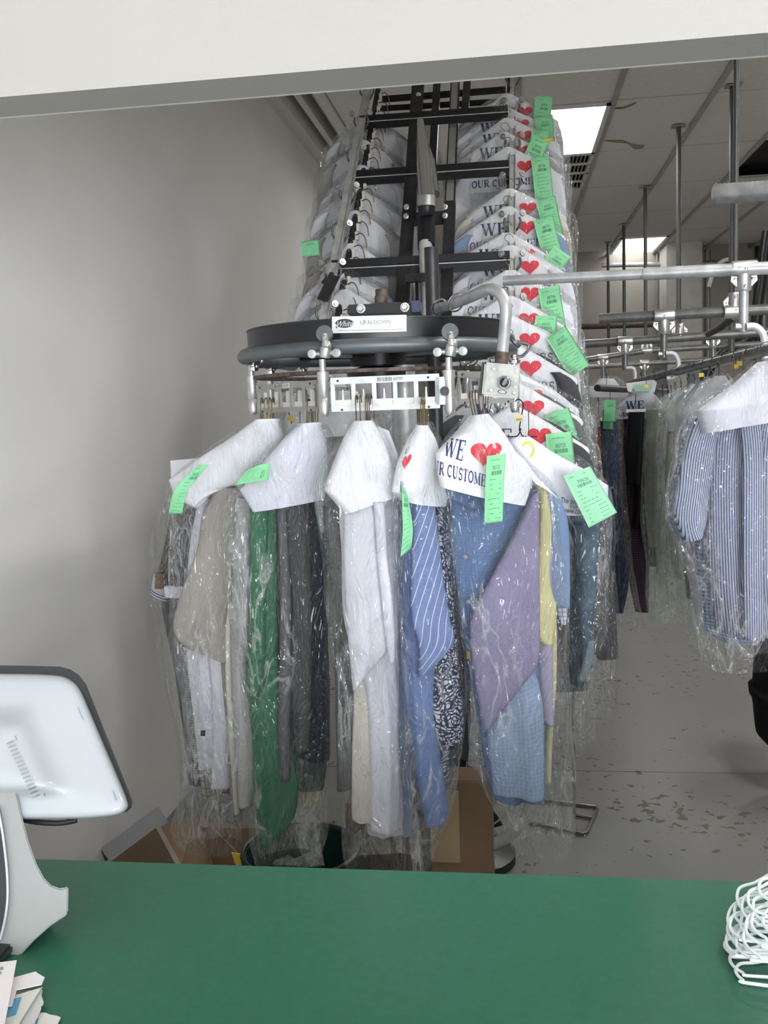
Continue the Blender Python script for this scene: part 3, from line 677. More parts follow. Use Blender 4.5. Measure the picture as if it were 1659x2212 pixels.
RT = [template('r', v) for v in range(3)]; LT = [template('l', v) for v in range(3)]; TKT = [tk_template(v) for v in range(3)]
def kids(o):
    out = []
    for c in o.children: out.append(c); out += kids(c)
    return out
ORD = ['topmost', 'second', 'third', 'fourth', 'fifth', 'sixth', 'seventh', 'eighth', 'ninth', 'tenth', 'eleventh', 'twelfth', 'thirteenth', 'fourteenth', 'fifteenth', 'lowest']
def setmat(o, m):
    o.material_slots[0].link = 'OBJECT'; o.material_slots[0].material = m
def place(T, pos, rz, ry, label, group, cm, tk=None, sx=1):
    c = copytree(T); c.location = pos; c.rotation_euler = (0, ry, rz); c.scale = (sx, 1, 1)
    c['label'] = label; c['group'] = group
    for k_ in kids(c):
        if k_.name.split('.')[0] in ('shirt', 'sleeve'): setmat(k_, cm)
    if tk:
        v, x, z, r = tk; q = copytree(TKT[v], c); q.location = (x, -.058, z); q.rotation_euler = (random.uniform(-.1, .1), r, random.uniform(-.15, .15))
    return c
hearts = [(247, 0), (275, 0), (300, 0), (331, 0), (364, 0), (456, 0), (495, 0), (553, 0), (581, 0), (636, 0), (693, 0), (737, 0), (797, 0), (858, 0), (883, 0), (943, 0)]
cols = [C_white, C_white, C_white, C_fleece, C_white, C_cream, C_lblue, C_lav2, C_white, C_white, C_fleece, C_white, C_char, C_white, C_gray, C_char]
tks = [(0, .15, -.06, .1), (1, .165, -.09, -.05), (0, .14, -.10, .1), (2, .15, -.07, .45), (0, .13, -.085, -.1), (1, .14, -.085, -.2), (0, .13, -.085, -.22), (1, .2, -.10, .6), None, (0, .13, -.09, -.2), (1, .13, -.10, .05), (1, .155, -.09, -.55), None, None, (0, .14, -.12, -.3), (2, .12, -.10, -.1)]
for i, (hy, _) in enumerate(hearts):
    Y = 4.25 - (hy - 245) / (943 - 245) * 1.5 if hy < 600 else 3.487 - (hy - 600) * (3.487 - 2.72) / 343
    p = P(1145, hy, Y); hook_p = Vector((random.uniform(-.008, .008) + .0, Y, p.z + .112))
    feat = 'with a green ticket' if tks[i] else 'without a visible ticket'
    if i == 2: feat = 'whose green ticket has a yellow strip'
    place(RT[i % 3], hook_p, random.uniform(-.12, .06), random.uniform(-.02, .06), f'heart-printed caped bagged shirt {feat}, {ORD[i]} on the right-hand slope', 'bagged shirts hanging down the right-hand slope', cols[i], tks[i])
lefts = [(268, 795), (318, 788), (372, 782), (420, 772), (470, 768), (540, 762), (596, 750), (640, 745), (740, 722), (822, 700)]
lc = [C_white, C_fleece, C_white, C_white, C_fleece, C_beige, C_white, C_fleece, C_white, C_fleece]
for i, (y, cx_) in enumerate(lefts):
    Y = 4.25 - (y - 245) / 698 * 1.5
    p = P(cx_, y, Y); c = place(LT[i % 3], Vector((p.x, Y, p.z + .05)), random.uniform(.0, .22), random.uniform(-.05, .04), f'blank-caped bagged garment, {ORD[i] if i < 9 else "lowest"} on the left-hand slope', 'bagged garments hanging down the left-hand slope', lc[i], None, .88)
    if i == 5:
        c['label'] = 'blank-caped bagged garment with a small green ticket on the left-hand slope'
        q = copytree(TKT[1], c); pp = P(652, 520, Y - .07) - c.location; q.location = (pp.x / .88 + .03, -.06, pp.z); q.rotation_euler = (0, -.08, 0); q.scale = (1.05, 1, .38)
for T in RT + LT + TKT:
    for o in kids(T) + [T]: bpy.data.objects.remove(o)
yst = sheet('yellow_strip', [(1167, 301, 1199, 297, 4.0, 4.0), (1167, 305, 1199, 301, 4.0, 4.0), (1167, 308, 1199, 304, 4.0, 4.0)], M_yellow, None, nv=3, nu=3); tag(yst, 'narrow yellow strip stapled across a green ticket near the slope top', 'tag')

# --- front clusters on the ring ------------------------------------------------------------
FR = 'bagged garments around the front of the ring'
def bag(parent, rows, m=0, th=.09, crk=.010, seed=0, Y=2.1, **k):
    return loft('plastic_bag', rows2(rows, Y, k.pop('dl', 0), k.pop('dr', 0)), (lambda q: th * 1.35 * (.8 + .25 * min(1, q * 4)) * (1 - .3 * q)), M_film[m] if isinstance(m, int) else m, parent, crk=crk, seed=seed, cap=False, nu=56, nv=80, **k)
# A: polo at the far left
t = gar('A', 'polo_shirt', (562, 905, 2.36), 'bagged olive and white polo with striped sleeve hem, farthest left against the wall', 'shirt', FR)
hook(t, 566, 925, 2.36, 50)
loft('body', rows2([(1040, 430, 500), (1100, 385, 470), (1200, 365, 455), (1300, 350, 430), (1450, 378, 440), (1600, 400, 450), (1690, 410, 455)], 2.46), .05, C_gray, t, fold=.006, k=4, seed=1)
loft('sleeve', rows2([(1075, 375, 425), (1150, 362, 420), (1230, 345, 410), (1262, 336, 400)], 2.42), .05, C_olive, t, fold=.004, seed=2)
loft('sleeve_cuff', [(334, 1240, 366, 1262, 2.40, 2.40), (330, 1265, 366, 1283, 2.40, 2.40), (326, 1281, 364, 1300, 2.40, 2.40)], .045, C_polo, t, nv=14)
loft('sleeve_band', rows2([(1238, 338, 358), (1270, 336, 356)], 2.375), .03, C_tan, t, nv=6)
sheet('paper_cape', [(367, 995, 470, 985, 2.42, 2.4), (368, 1020, 440, 1030, 2.42, 2.4), (372, 1050, 420, 1060, 2.42, 2.4)], M_paper, t, .01, .01)
bag(t, [(985, 440, 520), (1040, 385, 500), (1120, 345, 470), (1230, 328, 450), (1320, 333, 450), (1450, 352, 460), (1600, 385, 470), (1700, 392, 470), (1765, 378, 470)], 1, .10, seed=3, Y=2.42)
# A2: dark garment next to it
t = gar('A2', 'sweater', (590, 905, 2.38), 'bagged grey ribbed sweater with a white hem band, beside the olive polo', 'sweater', FR)
hook(t, 590, 925, 2.38, 50)
loft('body', rows2([(1050, 430, 480), (1100, 402, 470), (1200, 378, 460), (1265, 365, 450)], 2.36), .05, C_char, t, fold=.005, seed=5)
loft('hem_band', rows2([(1266, 355, 440), (1288, 357, 440)], 2.34), .055, C_white, t, nv=6)
loft('lower_body', rows2([(1288, 378, 440), (1400, 392, 450), (1560, 405, 455), (1680, 408, 450)], 2.38), .045, solid('ribbed_grey_knit', (.20, .20, .20), pattern='hem', col2=(.34, .34, .33), sp=-1), t, fold=.005, seed=6)
# B: beige jacket, white shirt
t = gar('B', 'jacket', (575, 905, 2.26), 'beige jacket under a blank white cape with a long narrow green ticket', 'jacket', FR)
for dx in (-9, 0, 7): hook(t, 575 + dx, 918, 2.24, 46, lean=6)
loft('sleeve', [(470, 1052, 512, 1052, 2.2, 2.2), (437, 1110, 516, 1110, 2.18, 2.2), (425, 1190, 512, 1190, 2.16, 2.2), (395, 1270, 505, 1280, 2.15, 2.2), (374, 1345, 500, 1360, 2.14, 2.2), (382, 1378, 495, 1400, 2.14, 2.2), (400, 1395, 494, 1426, 2.15, 2.2)], .05, C_beige, t, fold=.005, k=3, seed=7)
loft('body', rows2([(1060, 485, 515), (1200, 488, 512), (1400, 478, 508), (1600, 495, 515), (1755, 505, 520)], 2.24), .06, C_beige, t, fold=.004, seed=8)
cp = loft('paper_cape', [(556, 905, 602, 905, 2.2, 2.2), (500, 945, 612, 945, 2.2, 2.2), (430, 990, 600, 985, 2.18, 2.2), (365, 1036, 560, 1040, 2.16, 2.2), (379, 1078, 500, 1050, 2.16, 2.2), (420, 1098, 455, 1068, 2.16, 2.18)], .06, M_paper, t, fold=.002, crk=.003, seed=9, cap=False, smooth_rows=False, nv=40)
ticket(t, [(412, 1005), (448, 1004), (396, 1109), (363, 1109)], 2.09, rowsx=[(430, 1004, 450, 1004, 2.1, 2.1), (396, 1035, 425, 1035, 2.09, 2.1), (374, 1065, 404, 1062, 2.08, 2.09), (364, 1109, 394, 1109, 2.1, 2.1)])
bag(t, [(908, 545, 615), (950, 480, 628), (1000, 410, 620), (1050, 362, 600), (1120, 368, 560), (1250, 372, 540), (1400, 375, 530), (1550, 400, 530), (1700, 395, 525), (1790, 375, 520), (1830, 400, 520)], 0, .11, seed=11, Y=2.18)
t = gar('B2', 'dress_shirt', (566, 905, 2.28), 'white shirt with a small dark cuff label, hanging under the beige sleeve', 'shirt', FR)
hook(t, 563, 918, 2.28, 46)
loft('body', rows2([(1080, 430, 470), (1180, 412, 470), (1300, 402, 480), (1420, 405, 490), (1540, 418, 492), (1640, 428, 492), (1655, 430, 470)], 2.26), .045, C_white, t, fold=.006, k=6, seed=12)
loft('sleeve', rows2([(1400, 450, 500), (1500, 460, 500), (1620, 462, 500), (1700, 458, 500)], 2.24), .04, C_white, t, fold=.004, seed=13)
o = sheet('cuff_label', rows2([(1578, 434, 444), (1584, 433, 443), (1590, 433, 443)], 2.195), mat('dark_label', (.03, .04, .08), .6), t, nv=2, nu=2)
loft('shirt_tail', rows2([(1600, 425, 460), (1660, 431, 456), (1722, 440, 462)], 2.27), .035, C_win, t, fold=.004, seed=14)
loft('shirt_tail', rows2([(1640, 450, 500), (1690, 455, 500), (1712, 460, 498)], 2.29), .035, C_win, t, fold=.004, seed=15)
# fleece
t = gar('B3', 'fleece_pullover', (650, 905, 2.24), 'pale grey fleece pullover sleeve hanging straight down left of the green shirt', 'sweater', FR)
hook(t, 648, 918, 2.2, 40)
loft('sleeve', rows2([(1075, 512, 548), (1200, 506, 545), (1350, 500, 540), (1480, 502, 538), (1600, 508, 548), (1690, 515, 549), (1738, 518, 547)], 2.17), .045, C_fleece, t, fold=.004, k=3, seed=16)
loft('sleeve_lining', rows2([(1300, 485, 508), (1500, 490, 512), (1650, 500, 518), (1757, 508, 520)], 2.19), .03, C_cream, t, fold=.003, seed=17)
# C: green shirt + dark group
t = gar('C', 'dress_shirt', (668, 905, 2.16), 'kelly green shirt under a blank white cape with a folded green ticket', 'shirt', FR)
for dx in (-6, -1, 4, 9): hook(t, 668 + dx, 920, 2.16, 44, lean=2)
loft('sleeve', rows2([(1078, 541, 580), (1200, 542, 577), (1330, 540, 574), (1420, 536, 573), (1475, 534, 572), (1500, 535, 560)], 2.13), .04, C_green, t, fold=.004, k=3, seed=18)
loft('body', rows2([(1090, 560, 600), (1300, 552, 600), (1480, 542, 605), (1600, 546, 628), (1700, 550, 642), (1770, 556, 634), (1818, 568, 592)], 2.17), .05, C_green, t, fold=.007, k=5, seed=19)
cp = loft('paper_cape', [(645, 915, 692, 912, 2.1, 2.12), (610, 950, 706, 950, 2.1, 2.12), (560, 1010, 712, 1000, 2.1, 2.12), (518, 1058, 706, 1050, 2.1, 2.12), (546, 1106, 702, 1078, 2.1, 2.12)], .07, M_paper2, t, fold=.002, crk=.003, seed=20, cap=False, smooth_rows=False, nv=40)
ticket(t, [(583, 1000), (580, 1037), (508, 1048), (541, 1012)], 2.035, rowsx=[(583, 1000, 580, 1037, 2.05, 2.05), (560, 1004, 556, 1040, 2.04, 2.04), (530, 1018, 508, 1048, 2.05, 2.05)])
bag(t, [(915, 640, 698), (960, 590, 720), (1030, 525, 722), (1110, 490, 716), (1300, 500, 705), (1500, 525, 712), (1700, 538, 712), (1800, 545, 705), (1858, 560, 690)], 2, .12, seed=21, Y=2.12)
for key, nm, lab, cat, mt, rws, Y in (
    ('C1', 'trousers', 'charcoal trousers hanging right behind the green sleeve', 'trousers', C_char, [(1075, 572, 620), (1200, 574, 622), (1400, 580, 625), (1600, 585, 628), (1760, 590, 632)], 2.2),
    ('C2', 'sweater', 'mid grey knitted sweater with its long sleeve over charcoal trousers', 'sweater', C_gray, [(1085, 600, 628), (1250, 606, 632), (1400, 606, 634), (1560, 602, 628), (1680, 606, 628)], 2.15),
    ('C3', 'suit_jacket', 'dark slate suit jacket sleeve with rounded cuff, left of the midnight jacket', 'jacket', C_char, [(1075, 618, 665), (1200, 626, 668), (1300, 634, 672), (1450, 632, 672), (1570, 636, 668), (1620, 640, 664)], 2.13),
    ('C4', 'suit_jacket', 'midnight navy jacket filling the gap left of the white shirts', 'jacket', C_navy, [(1072, 640, 702), (1200, 645, 706), (1350, 652, 708), (1500, 650, 712), (1640, 655, 712)], 2.18),
    ('C5', 'dress_shirt', 'dark green shirt whose hem shows below the slate jacket', 'shirt', C_teal, [(1080, 600, 640), (1300, 610, 660), (1500, 620, 690), (1620, 628, 706), (1700, 640, 700)], 2.24),
    ('C6', 'dress_shirt', 'yellow shirt whose hem shows lowest under the midnight jacket', 'shirt', mat('dull_yellow_cotton', (.50, .47, .25), .85), [(1100, 640, 680), (1400, 640, 685), (1600, 645, 690), (1730, 642, 688)], 2.27)):
    t = gar(key, nm, (670, 905, Y), lab, cat, FR); hook(t, 672 + (Y - 2.18) * 160, 920, Y, 44)
    loft('sleeve' if 'sleeve' in lab else 'body', rows2(rws, Y), .045, mt, t, fold=.005, k=5, seed=int(Y * 100))
    if nm == 'suit_jacket':
        mb = MB()
        for q in range(3): mb.lathe(P(rws[-2][1] + 6, rws[-2][0] - q * 14, Y - .03), [(.005, 0), (.005, .003)], (0, -1, 0), 10)
        mb.out('cuff_button', M_black, t)
    if 'shirt' in nm or nm == 'trousers': loft('hem', rows2([(rws[-1][0] - 6, rws[-1][1], rws[-1][2]), (rws[-1][0] + 2, rws[-1][1] + 1, rws[-1][2] - 1)], Y), .05, mt, t, nv=3)
# crumpled bag tail under cluster C
t = gar('C7', 'plastic_bag_tail', (640, 1700, 2.1), 'loose twisted end of clear film below the green shirt', 'plastic film', None)
loft('film', rows2([(1715, 664, 676), (1750, 648, 690), (1790, 640, 700), (1830, 650, 694), (1860, 668, 690)], 2.02), .05, M_film[0], t, crk=.014, seed=24, cap=False, nv=60, nu=48)
loft('film_fold', [(590, 1862, 630, 1852, 2.05, 2.05), (640, 1852, 650, 1868, 2.04, 2.04), (694, 1822, 700, 1868, 2.05, 2.05)], .03, M_film[2], t, crk=.01, seed=25, cap=False)
# D: white shirts in the middle
t = gar('D', 'dress_shirt', (788, 900, 2.0), 'crisp white shirt with long folded sleeve, centre front beneath the numbered panel', 'shirt', FR)
for dx in (-17, -8, 4, 8, 12): hook(t, 787 + dx, 912, 2.02, 44, m=M_rust, lean=-2)
loft('body', [(772, 1040, 845, 1040, 2.0, 2.04), (735, 1090, 850, 1090, 2.0, 2.04), (738, 1200, 850, 1200, 2.0, 2.04), (745, 1350, 852, 1350, 2.0, 2.04), (790, 1500, 856, 1500, 2.01, 2.04), (800, 1700, 862, 1700, 2.01, 2.04), (800, 1795, 858, 1790, 2.01, 2.04)], .05, C_white, t, fold=.006, k=6, seed=30)
loft('sleeve', [(745, 1085, 842, 1070, 1.96, 1.97), (742, 1150, 820, 1150, 1.95, 1.96), (744, 1250, 828, 1250, 1.95, 1.96), (750, 1350, 838, 1350, 1.95, 1.96), (757, 1430, 846, 1390, 1.95, 1.96), (763, 1492, 800, 1450, 1.95, 1.96)], .035, C_white, t, fold=.004, k=3, seed=31)
loft('sleeve', [(806, 1085, 830, 1085, 1.94, 1.94), (815, 1200, 838, 1200, 1.94, 1.94), (826, 1320, 850, 1320, 1.94, 1.94), (836, 1400, 853, 1405, 1.94, 1.94), (842, 1432, 852, 1428, 1.94, 1.94)], .025, C_white, t, fold=.003, k=3, seed=32)
cp = loft('paper_cape', [(764, 910, 806, 908, 1.97, 1.98), (745, 945, 822, 945, 1.96, 1.99), (718, 1005, 842, 1000, 1.95, 2.0), (700, 1058, 853, 1040, 1.94, 2.02), (748, 1110, 856, 1072, 1.93, 2.02)], .075, M_paper, t, fold=.003, k=2, crk=.004, seed=33, cap=False, smooth_rows=False, nv=40)
bag(t, [(905, 755, 812), (950, 735, 838), (1010, 700, 862), (1070, 686, 880), (1200, 700, 870), (1350, 716, 882), (1500, 728, 892), (1700, 738, 898), (1800, 745, 905), (1868, 755, 915)], 0, .12, crk=.011, seed=34, Y=1.99)
loft('collar', [(693, 1000, 702, 985, 1.98, 1.98), (684, 1050, 703, 1050, 1.97, 1.98), (683, 1100, 698, 1100, 1.97, 1.98), (690, 1140, 700, 1152, 1.98, 1.98)], .02, M_film_g, t, crk=.004, seed=35)
t = gar('D2', 'dress_shirt', (796, 900, 2.06), 'cream shirt whose tail shows left below the crisp white sleeve', 'shirt', FR); hook(t, 800, 912, 2.05, 44, m=M_rust)
loft('body', rows2([(1080, 760, 830), (1300, 762, 838), (1480, 766, 830), (1600, 762, 824), (1720, 760, 818), (1762, 761, 815), (1772, 768, 812)], 2.03), .045, C_cream, t, fold=.007, k=6, seed=36)
t = gar('D3', 'dress_shirt', (804, 900, 2.1), 'pale blue-lilac shirt edge showing right of the crisp white shirt', 'shirt', FR); hook(t, 808, 912, 2.1, 44, m=M_rust)
loft('body', rows2([(1072, 820, 880), (1200, 838, 886), (1350, 845, 890), (1500, 850, 888), (1650, 855, 890), (1760, 855, 890), (1798, 862, 886)], 2.08), .045, C_lblue, t, fold=.005, k=6, seed=37)
t = gar('D4', 'dress_shirt', (790, 900, 2.08), 'translucent-looking white under-layer shirt hanging lowest in the middle cluster', 'shirt', FR); hook(t, 793, 912, 2.08, 44, m=M_rust)
loft('body', rows2([(1100, 800, 860), (1400, 800, 864), (1600, 795, 862), (1740, 790, 872), (1800, 795, 870)], 2.06), .04, C_white, t, fold=.006, k=7, seed=38)
sheet('paper_cape', [(815, 920, 840, 930, 2.08, 2.1), (835, 980, 862, 990, 2.07, 2.1), (838, 1040, 870, 1045, 2.07, 2.1), (836, 1072, 872, 1074, 2.07, 2.1)], M_paper2, t, .006, .006)
# cluster D back garment seen between C and D
t = gar('D5', 'suit_jacket', (770, 900, 2.14), 'grey jacket edge between the midnight jacket and the crisp white shirt', 'jacket', FR); hook(t, 770, 912, 2.12, 44)
loft('body', rows2([(1070, 705, 760), (1200, 712, 765), (1400, 722, 768), (1600, 728, 770), (1700, 730, 765)], 2.1), .05, C_gray, t, fold=.005, k=5, seed=39)
loft('lapel', rows2([(1074, 728, 752), (1180, 735, 752), (1300, 742, 750)], 2.07), .02, C_char, t, fold=.002, seed=40)
# E: pinstripe + paisley
t = gar('E', 'dress_shirt', (912, 905, 2.0), 'blue pinstripe shirt under a narrow heart-printed cape with a hanging green ticket', 'shirt', FR)
for dx in (-3, 1, 4): hook(t, 912 + dx, 922, 2.0, 50, m=M_bronze if dx else M_rust)
loft('sleeve', [(895, 1078, 935, 1072, 1.97, 1.99), (892, 1150, 945, 1150, 1.97, 1.99), (888, 1250, 958, 1250, 1.96, 1.98), (888, 1330, 970, 1330, 1.96, 1.98), (905, 1400, 979, 1388, 1.96, 1.98), (905, 1462, 930, 1440, 1.96, 1.98)], .04, C_pin, t, fold=.003, k=3, seed=41)
loft('body', rows2([(1075, 868, 930), (1200, 872, 938), (1350, 868, 945), (1500, 875, 945), (1640, 893, 952), (1740, 912, 968), (1778, 918, 960)], 2.02), .045, solid('cornflower_cotton', (.25, .36, .68)), t, fold=.006, k=6, seed=42)
cp = loft('paper_cape', [(898, 918, 924, 918, 1.98, 1.98), (880, 955, 938, 950, 1.96, 1.99), (862, 1005, 950, 1000, 1.94, 2.0), (851, 1062, 966, 1055, 1.92, 2.02), (868, 1082, 958, 1092, 1.94, 2.0)], .06, M_paper, t, fold=.002, crk=.003, seed=43, cap=False, smooth_rows=False, nv=40)
tr = bvh_of([cp])
stamp('printed_heart', T_HEART, [(862, 1018), (884, 1010), (892, 976), (872, 984)], tr, M_red_ink, cp); stamp('printed_letter', text_polys('U')[0], [(874, 983), (882, 975), (886, 962), (877, 970)], tr, M_navy_ink, cp); stamp('printed_letter', text_polys('M')[0], [(863, 1062), (869, 1066), (872, 1042), (865, 1039)], tr, M_navy_ink, cp)
ticket(t, [(867, 1048), (884, 1060), (888, 1178), (865, 1203)], 1.905, rowsx=[(868, 1045, 880, 1062, 1.9, 1.93), (869, 1090, 886, 1100, 1.9, 1.91), (870, 1140, 892, 1140, 1.9, 1.91), (868, 1175, 890, 1172, 1.9, 1.91), (865, 1203, 888, 1185, 1.9, 1.92)])
bag(t, [(912, 892, 932), (960, 868, 955), (1040, 846, 980), (1100, 848, 985), (1300, 860, 1000), (1500, 870, 1010), (1700, 885, 990), (1800, 880, 950), (1870, 890, 930)], 1, .10, crk=.010, seed=44, Y=1.98)
t = gar('E2', 'patterned_shirt', (917, 905, 2.05), 'navy and white paisley shirt hanging right behind the pinstripe sleeve', 'shirt', FR); hook(t, 917, 922, 2.04, 50)
loft('sleeve', [(932, 1072, 952, 1090, 2.02, 2.04), (935, 1150, 965, 1150, 2.02, 2.04), (940, 1280, 975, 1280, 2.02, 2.04), (935, 1390, 985, 1390, 2.02, 2.04), (934, 1500, 995, 1500, 2.01, 2.04), (938, 1570, 998, 1578, 2.01, 2.04), (958, 1612, 985, 1600, 2.02, 2.04)], .035, C_pais, t, fold=.003, k=3, seed=45)
loft('body', rows2([(1200, 935, 965), (1400, 932, 975), (1600, 934, 970), (1690, 938, 970)], 2.06), .035, C_pais, t, fold=.005, seed=46)
t = gar('E3', 'trousers', (921, 905, 2.1), 'dark grey trousers with a yellow tag, between paisley shirt and lavender shirt', 'trousers', FR); hook(t, 921, 922, 2.08, 50)
loft('leg', [(940, 1078, 975, 1085, 2.08, 2.1), (968, 1200, 1000, 1200, 2.08, 2.1), (972, 1400, 1008, 1400, 2.08, 2.1), (980, 1550, 1014, 1550, 2.08, 2.1), (965, 1610, 1010, 1640, 2.08, 2.1)], .05, C_dgrey, t, fold=.004, k=4, seed=47)
MB().box(P(1012, 1415, 2.02), (.008, .002, .016)).out('yellow_tag', M_yellow, t, False)
t = gar('E4', 'sweater', (907, 905, 2.12), 'dark navy sweater showing in the gap left of the pinstripe sleeve', 'sweater', FR); hook(t, 907, 922, 2.1, 50)
loft('body', rows2([(1080, 855, 900), (1290, 860, 895), (1450, 862, 895), (1580, 868, 895)], 2.12), .04, C_nvy2, t, fold=.004, seed=48)
# F: blue check, lavender, yellow
t = gar('F', 'dress_shirt', (1035, 890, 2.02), 'blue check shirt under the big printed cape reading WE heart OUR CUSTOMERS', 'shirt', FR)
for dx in (-12, -6, 0, 7): hook(t, 1034 + dx, 900, 2.0, 42, m=M_rust, lean=-8)
loft('body', [(972, 1040, 1150, 1060, 2.03, 2.06), (972, 1150, 1155, 1150, 2.03, 2.06), (990, 1300, 1165, 1300, 2.03, 2.06), (1015, 1450, 1172, 1450, 2.03, 2.06), (1040, 1600, 1175, 1600, 2.03, 2.06), (1058, 1700, 1174, 1720, 2.03, 2.06), (1072, 1725, 1172, 1730, 2.03, 2.06)], .05, C_check, t, fold=.008, k=5, seed=50)
loft('shirt_tail', [(1058, 1480, 1150, 1430, 2.0, 2.02), (1050, 1560, 1172, 1520, 2.0, 2.02), (1058, 1640, 1174, 1640, 2.0, 2.02), (1066, 1712, 1174, 1722, 2.0, 2.02)], .05, C_sky, t, fold=.008, k=4, seed=51)
loft('collar', [(962, 1055, 1030, 1070, 1.985, 1.99), (970, 1075, 1045, 1095, 1.985, 1.99), (1000, 1088, 1050, 1110, 1.985, 1.99)], .012, C_check, t, nv=12)
mb = MB()
for x, y in ((1020, 1092), (1005, 1203), (1012, 1300)): mb.lathe(P(x, y, 1.985), [(.0048, 0), (.0048, .002), (.003, .003)], (0, -1, 0), 12)
mb.out('button', mat('shell_button', (.3, .32, .34), .3), t)
cp = loft('paper_cape', [(1016, 898, 1050, 893, 1.96, 1.97), (992, 930, 1075, 925, 1.94, 1.98), (945, 978, 1105, 968, 1.91, 2.0), (948, 1020, 1150, 1030, 1.9, 2.02), (955, 1052, 1130, 1090, 1.9, 2.0)], .07, M_paper, t, fold=.002, k=2, crk=.003, seed=52, cap=False, smooth_rows=False, nv=40)
fl = sheet('cape_flap', [(1100, 965, 1130, 990, 2.0, 2.01), (1130, 1010, 1160, 1030, 2.0, 2.01), (1155, 1042, 1180, 1050, 1.99, 2.01), (1172, 1052, 1208, 1078, 1.99, 2.01)], M_paper, t, .004, .006)
tr = bvh_of([cp])
stamp('printed_word', T_WE, [(958, 983), (1000, 997), (1010, 952), (964, 945)], tr, M_navy_ink, cp)
stamp('printed_heart', T_HEART, [(1010, 1008), (1078, 1008), (1090, 950), (1016, 952)], tr, M_red_ink, cp)
stamp('printed_line', text_polys('OUR CUSTOME')[0], [(922, 1018), (1049, 1052), (1051, 1026), (924, 990)], tr, M_navy_ink, cp)
ticket(t, [(1052, 985), (1093, 979), (1086, 1126), (1046, 1131)], 1.885, number='85725', seed=5, bend=-1)
bag(t, [(895, 1005, 1058), (940, 968, 1095), (1000, 935, 1145), (1060, 940, 1200), (1150, 955, 1212), (1300, 985, 1228), (1500, 1005, 1232), (1650, 1020, 1240), (1760, 1080, 1245), (1832, 1110, 1235)], 0, .12, crk=.010, seed=53, Y=1.99)
t = gar('F2', 'dress_shirt', (1040, 890, 2.05), 'lavender shirt whose long sleeve folds diagonally over the blue check shirt', 'shirt', FR); hook(t, 1044, 900, 2.03, 42, m=M_rust)
loft('sleeve', [(1148, 1075, 1160, 1062, 1.99, 2.0), (1112, 1150, 1163, 1150, 1.98, 2.0), (1065, 1240, 1165, 1240, 1.97, 1.99), (1018, 1335, 1166, 1335, 1.96, 1.99), (1020, 1430, 1162, 1430, 1.96, 1.99), (1030, 1500, 1130, 1478, 1.96, 1.98), (1045, 1580, 1062, 1562, 1.96, 1.98)], .035, C_lav, t, fold=.005, k=2, seed=54)
loft('body', [(1150, 1060, 1176, 1060, 2.04, 2.06), (1160, 1200, 1186, 1200, 2.04, 2.06), (1160, 1400, 1188, 1400, 2.04, 2.06), (1172, 1560, 1186, 1560, 2.04, 2.06)], .04, C_lav2, t, fold=.004, seed=55)
t = gar('F3', 'dress_shirt', (1046, 890, 2.08), 'pale yellow shirt with pointed cuff right of the lavender sleeve', 'shirt', FR); hook(t, 1049, 900, 2.05, 42, m=M_rust)
loft('sleeve', [(1162, 1050, 1172, 1050, 2.02, 2.03), (1164, 1130, 1188, 1130, 2.02, 2.03), (1158, 1260, 1186, 1250, 2.02, 2.03), (1154, 1310, 1200, 1310, 2.0, 2.02), (1155, 1365, 1198, 1350, 2.0, 2.02), (1174, 1392, 1186, 1388, 2.0, 2.02)], .025, C_yel, t, fold=.002, k=3, seed=56)
loft('body', rows2([(1300, 1180, 1202), (1450, 1182, 1202), (1550, 1180, 1196), (1690, 1172, 1190)], 2.07), .03, C_yel, t, fold=.003, seed=57)
t = gar('F4', 'dress_shirt', (1052, 890, 2.12), 'light blue short-sleeved shirt with a grid-checked lining, right of the yellow one', 'shirt', FR); hook(t, 1054, 900, 2.08, 42, m=M_rust)
loft('sleeve', [(1170, 1050, 1195, 1060, 2.08, 2.1), (1184, 1120, 1222, 1120, 2.08, 2.1), (1180, 1220, 1228, 1220, 2.08, 2.1), (1160, 1296, 1228, 1312, 2.08, 2.1)], .04, solid('steel_blue_cotton', (.24, .35, .56)), t, fold=.004, seed=58)
loft('lining', rows2([(1290, 1198, 1226), (1320, 1200, 1225), (1348, 1212, 1222)], 2.12), .03, C_wcheck, t, fold=.003, seed=59)
# G: jeans, dark trousers under the plain cape
t = gar('G', 'jeans', (1125, 945, 2.28), 'washed denim jeans under a lilac-white cape with a black wire hook and big pale ticket', 'jeans', FR)
mb = MB(); q = [tuple(P(x, y, 2.2)) for x, y in ((1160, 943), (1132, 943), (1125, 935), (1122, 925), (1128, 890), (1130, 872), (1120, 862), (1112, 868))]; mb.tube(catmull(q, 26), .0016, 6); q = [tuple(P(x, y, 2.2)) for x, y in ((1098, 943), (1115, 943), (1122, 935), (1125, 925))]; mb.tube(catmull(q, 10), .0016, 6)
mb.out('wire_hanger', M_black, t)
loft('waistband', rows2([(1120, 1222, 1292), (1138, 1220, 1290)], 2.26), .05, C_jean, t, nv=5)
loft('leg', rows2([(1130, 1215, 1268), (1250, 1218, 1272), (1380, 1222, 1276), (1440, 1228, 1272), (1475, 1232, 1262)], 2.27), .05, C_jean, t, fold=.007, k=5, seed=60)
loft('leg', rows2([(1130, 1240, 1296), (1250, 1244, 1290), (1360, 1250, 1280), (1440, 1256, 1280)], 2.22), .04, C_jean, t, fold=.006, k=5, seed=61)
loft('folded_hem', rows2([(1385, 1268, 1284), (1430, 1258, 1280), (1470, 1246, 1262)], 2.2), .02, solid('denim_seam', (.26, .31, .36)), t, nv=8)
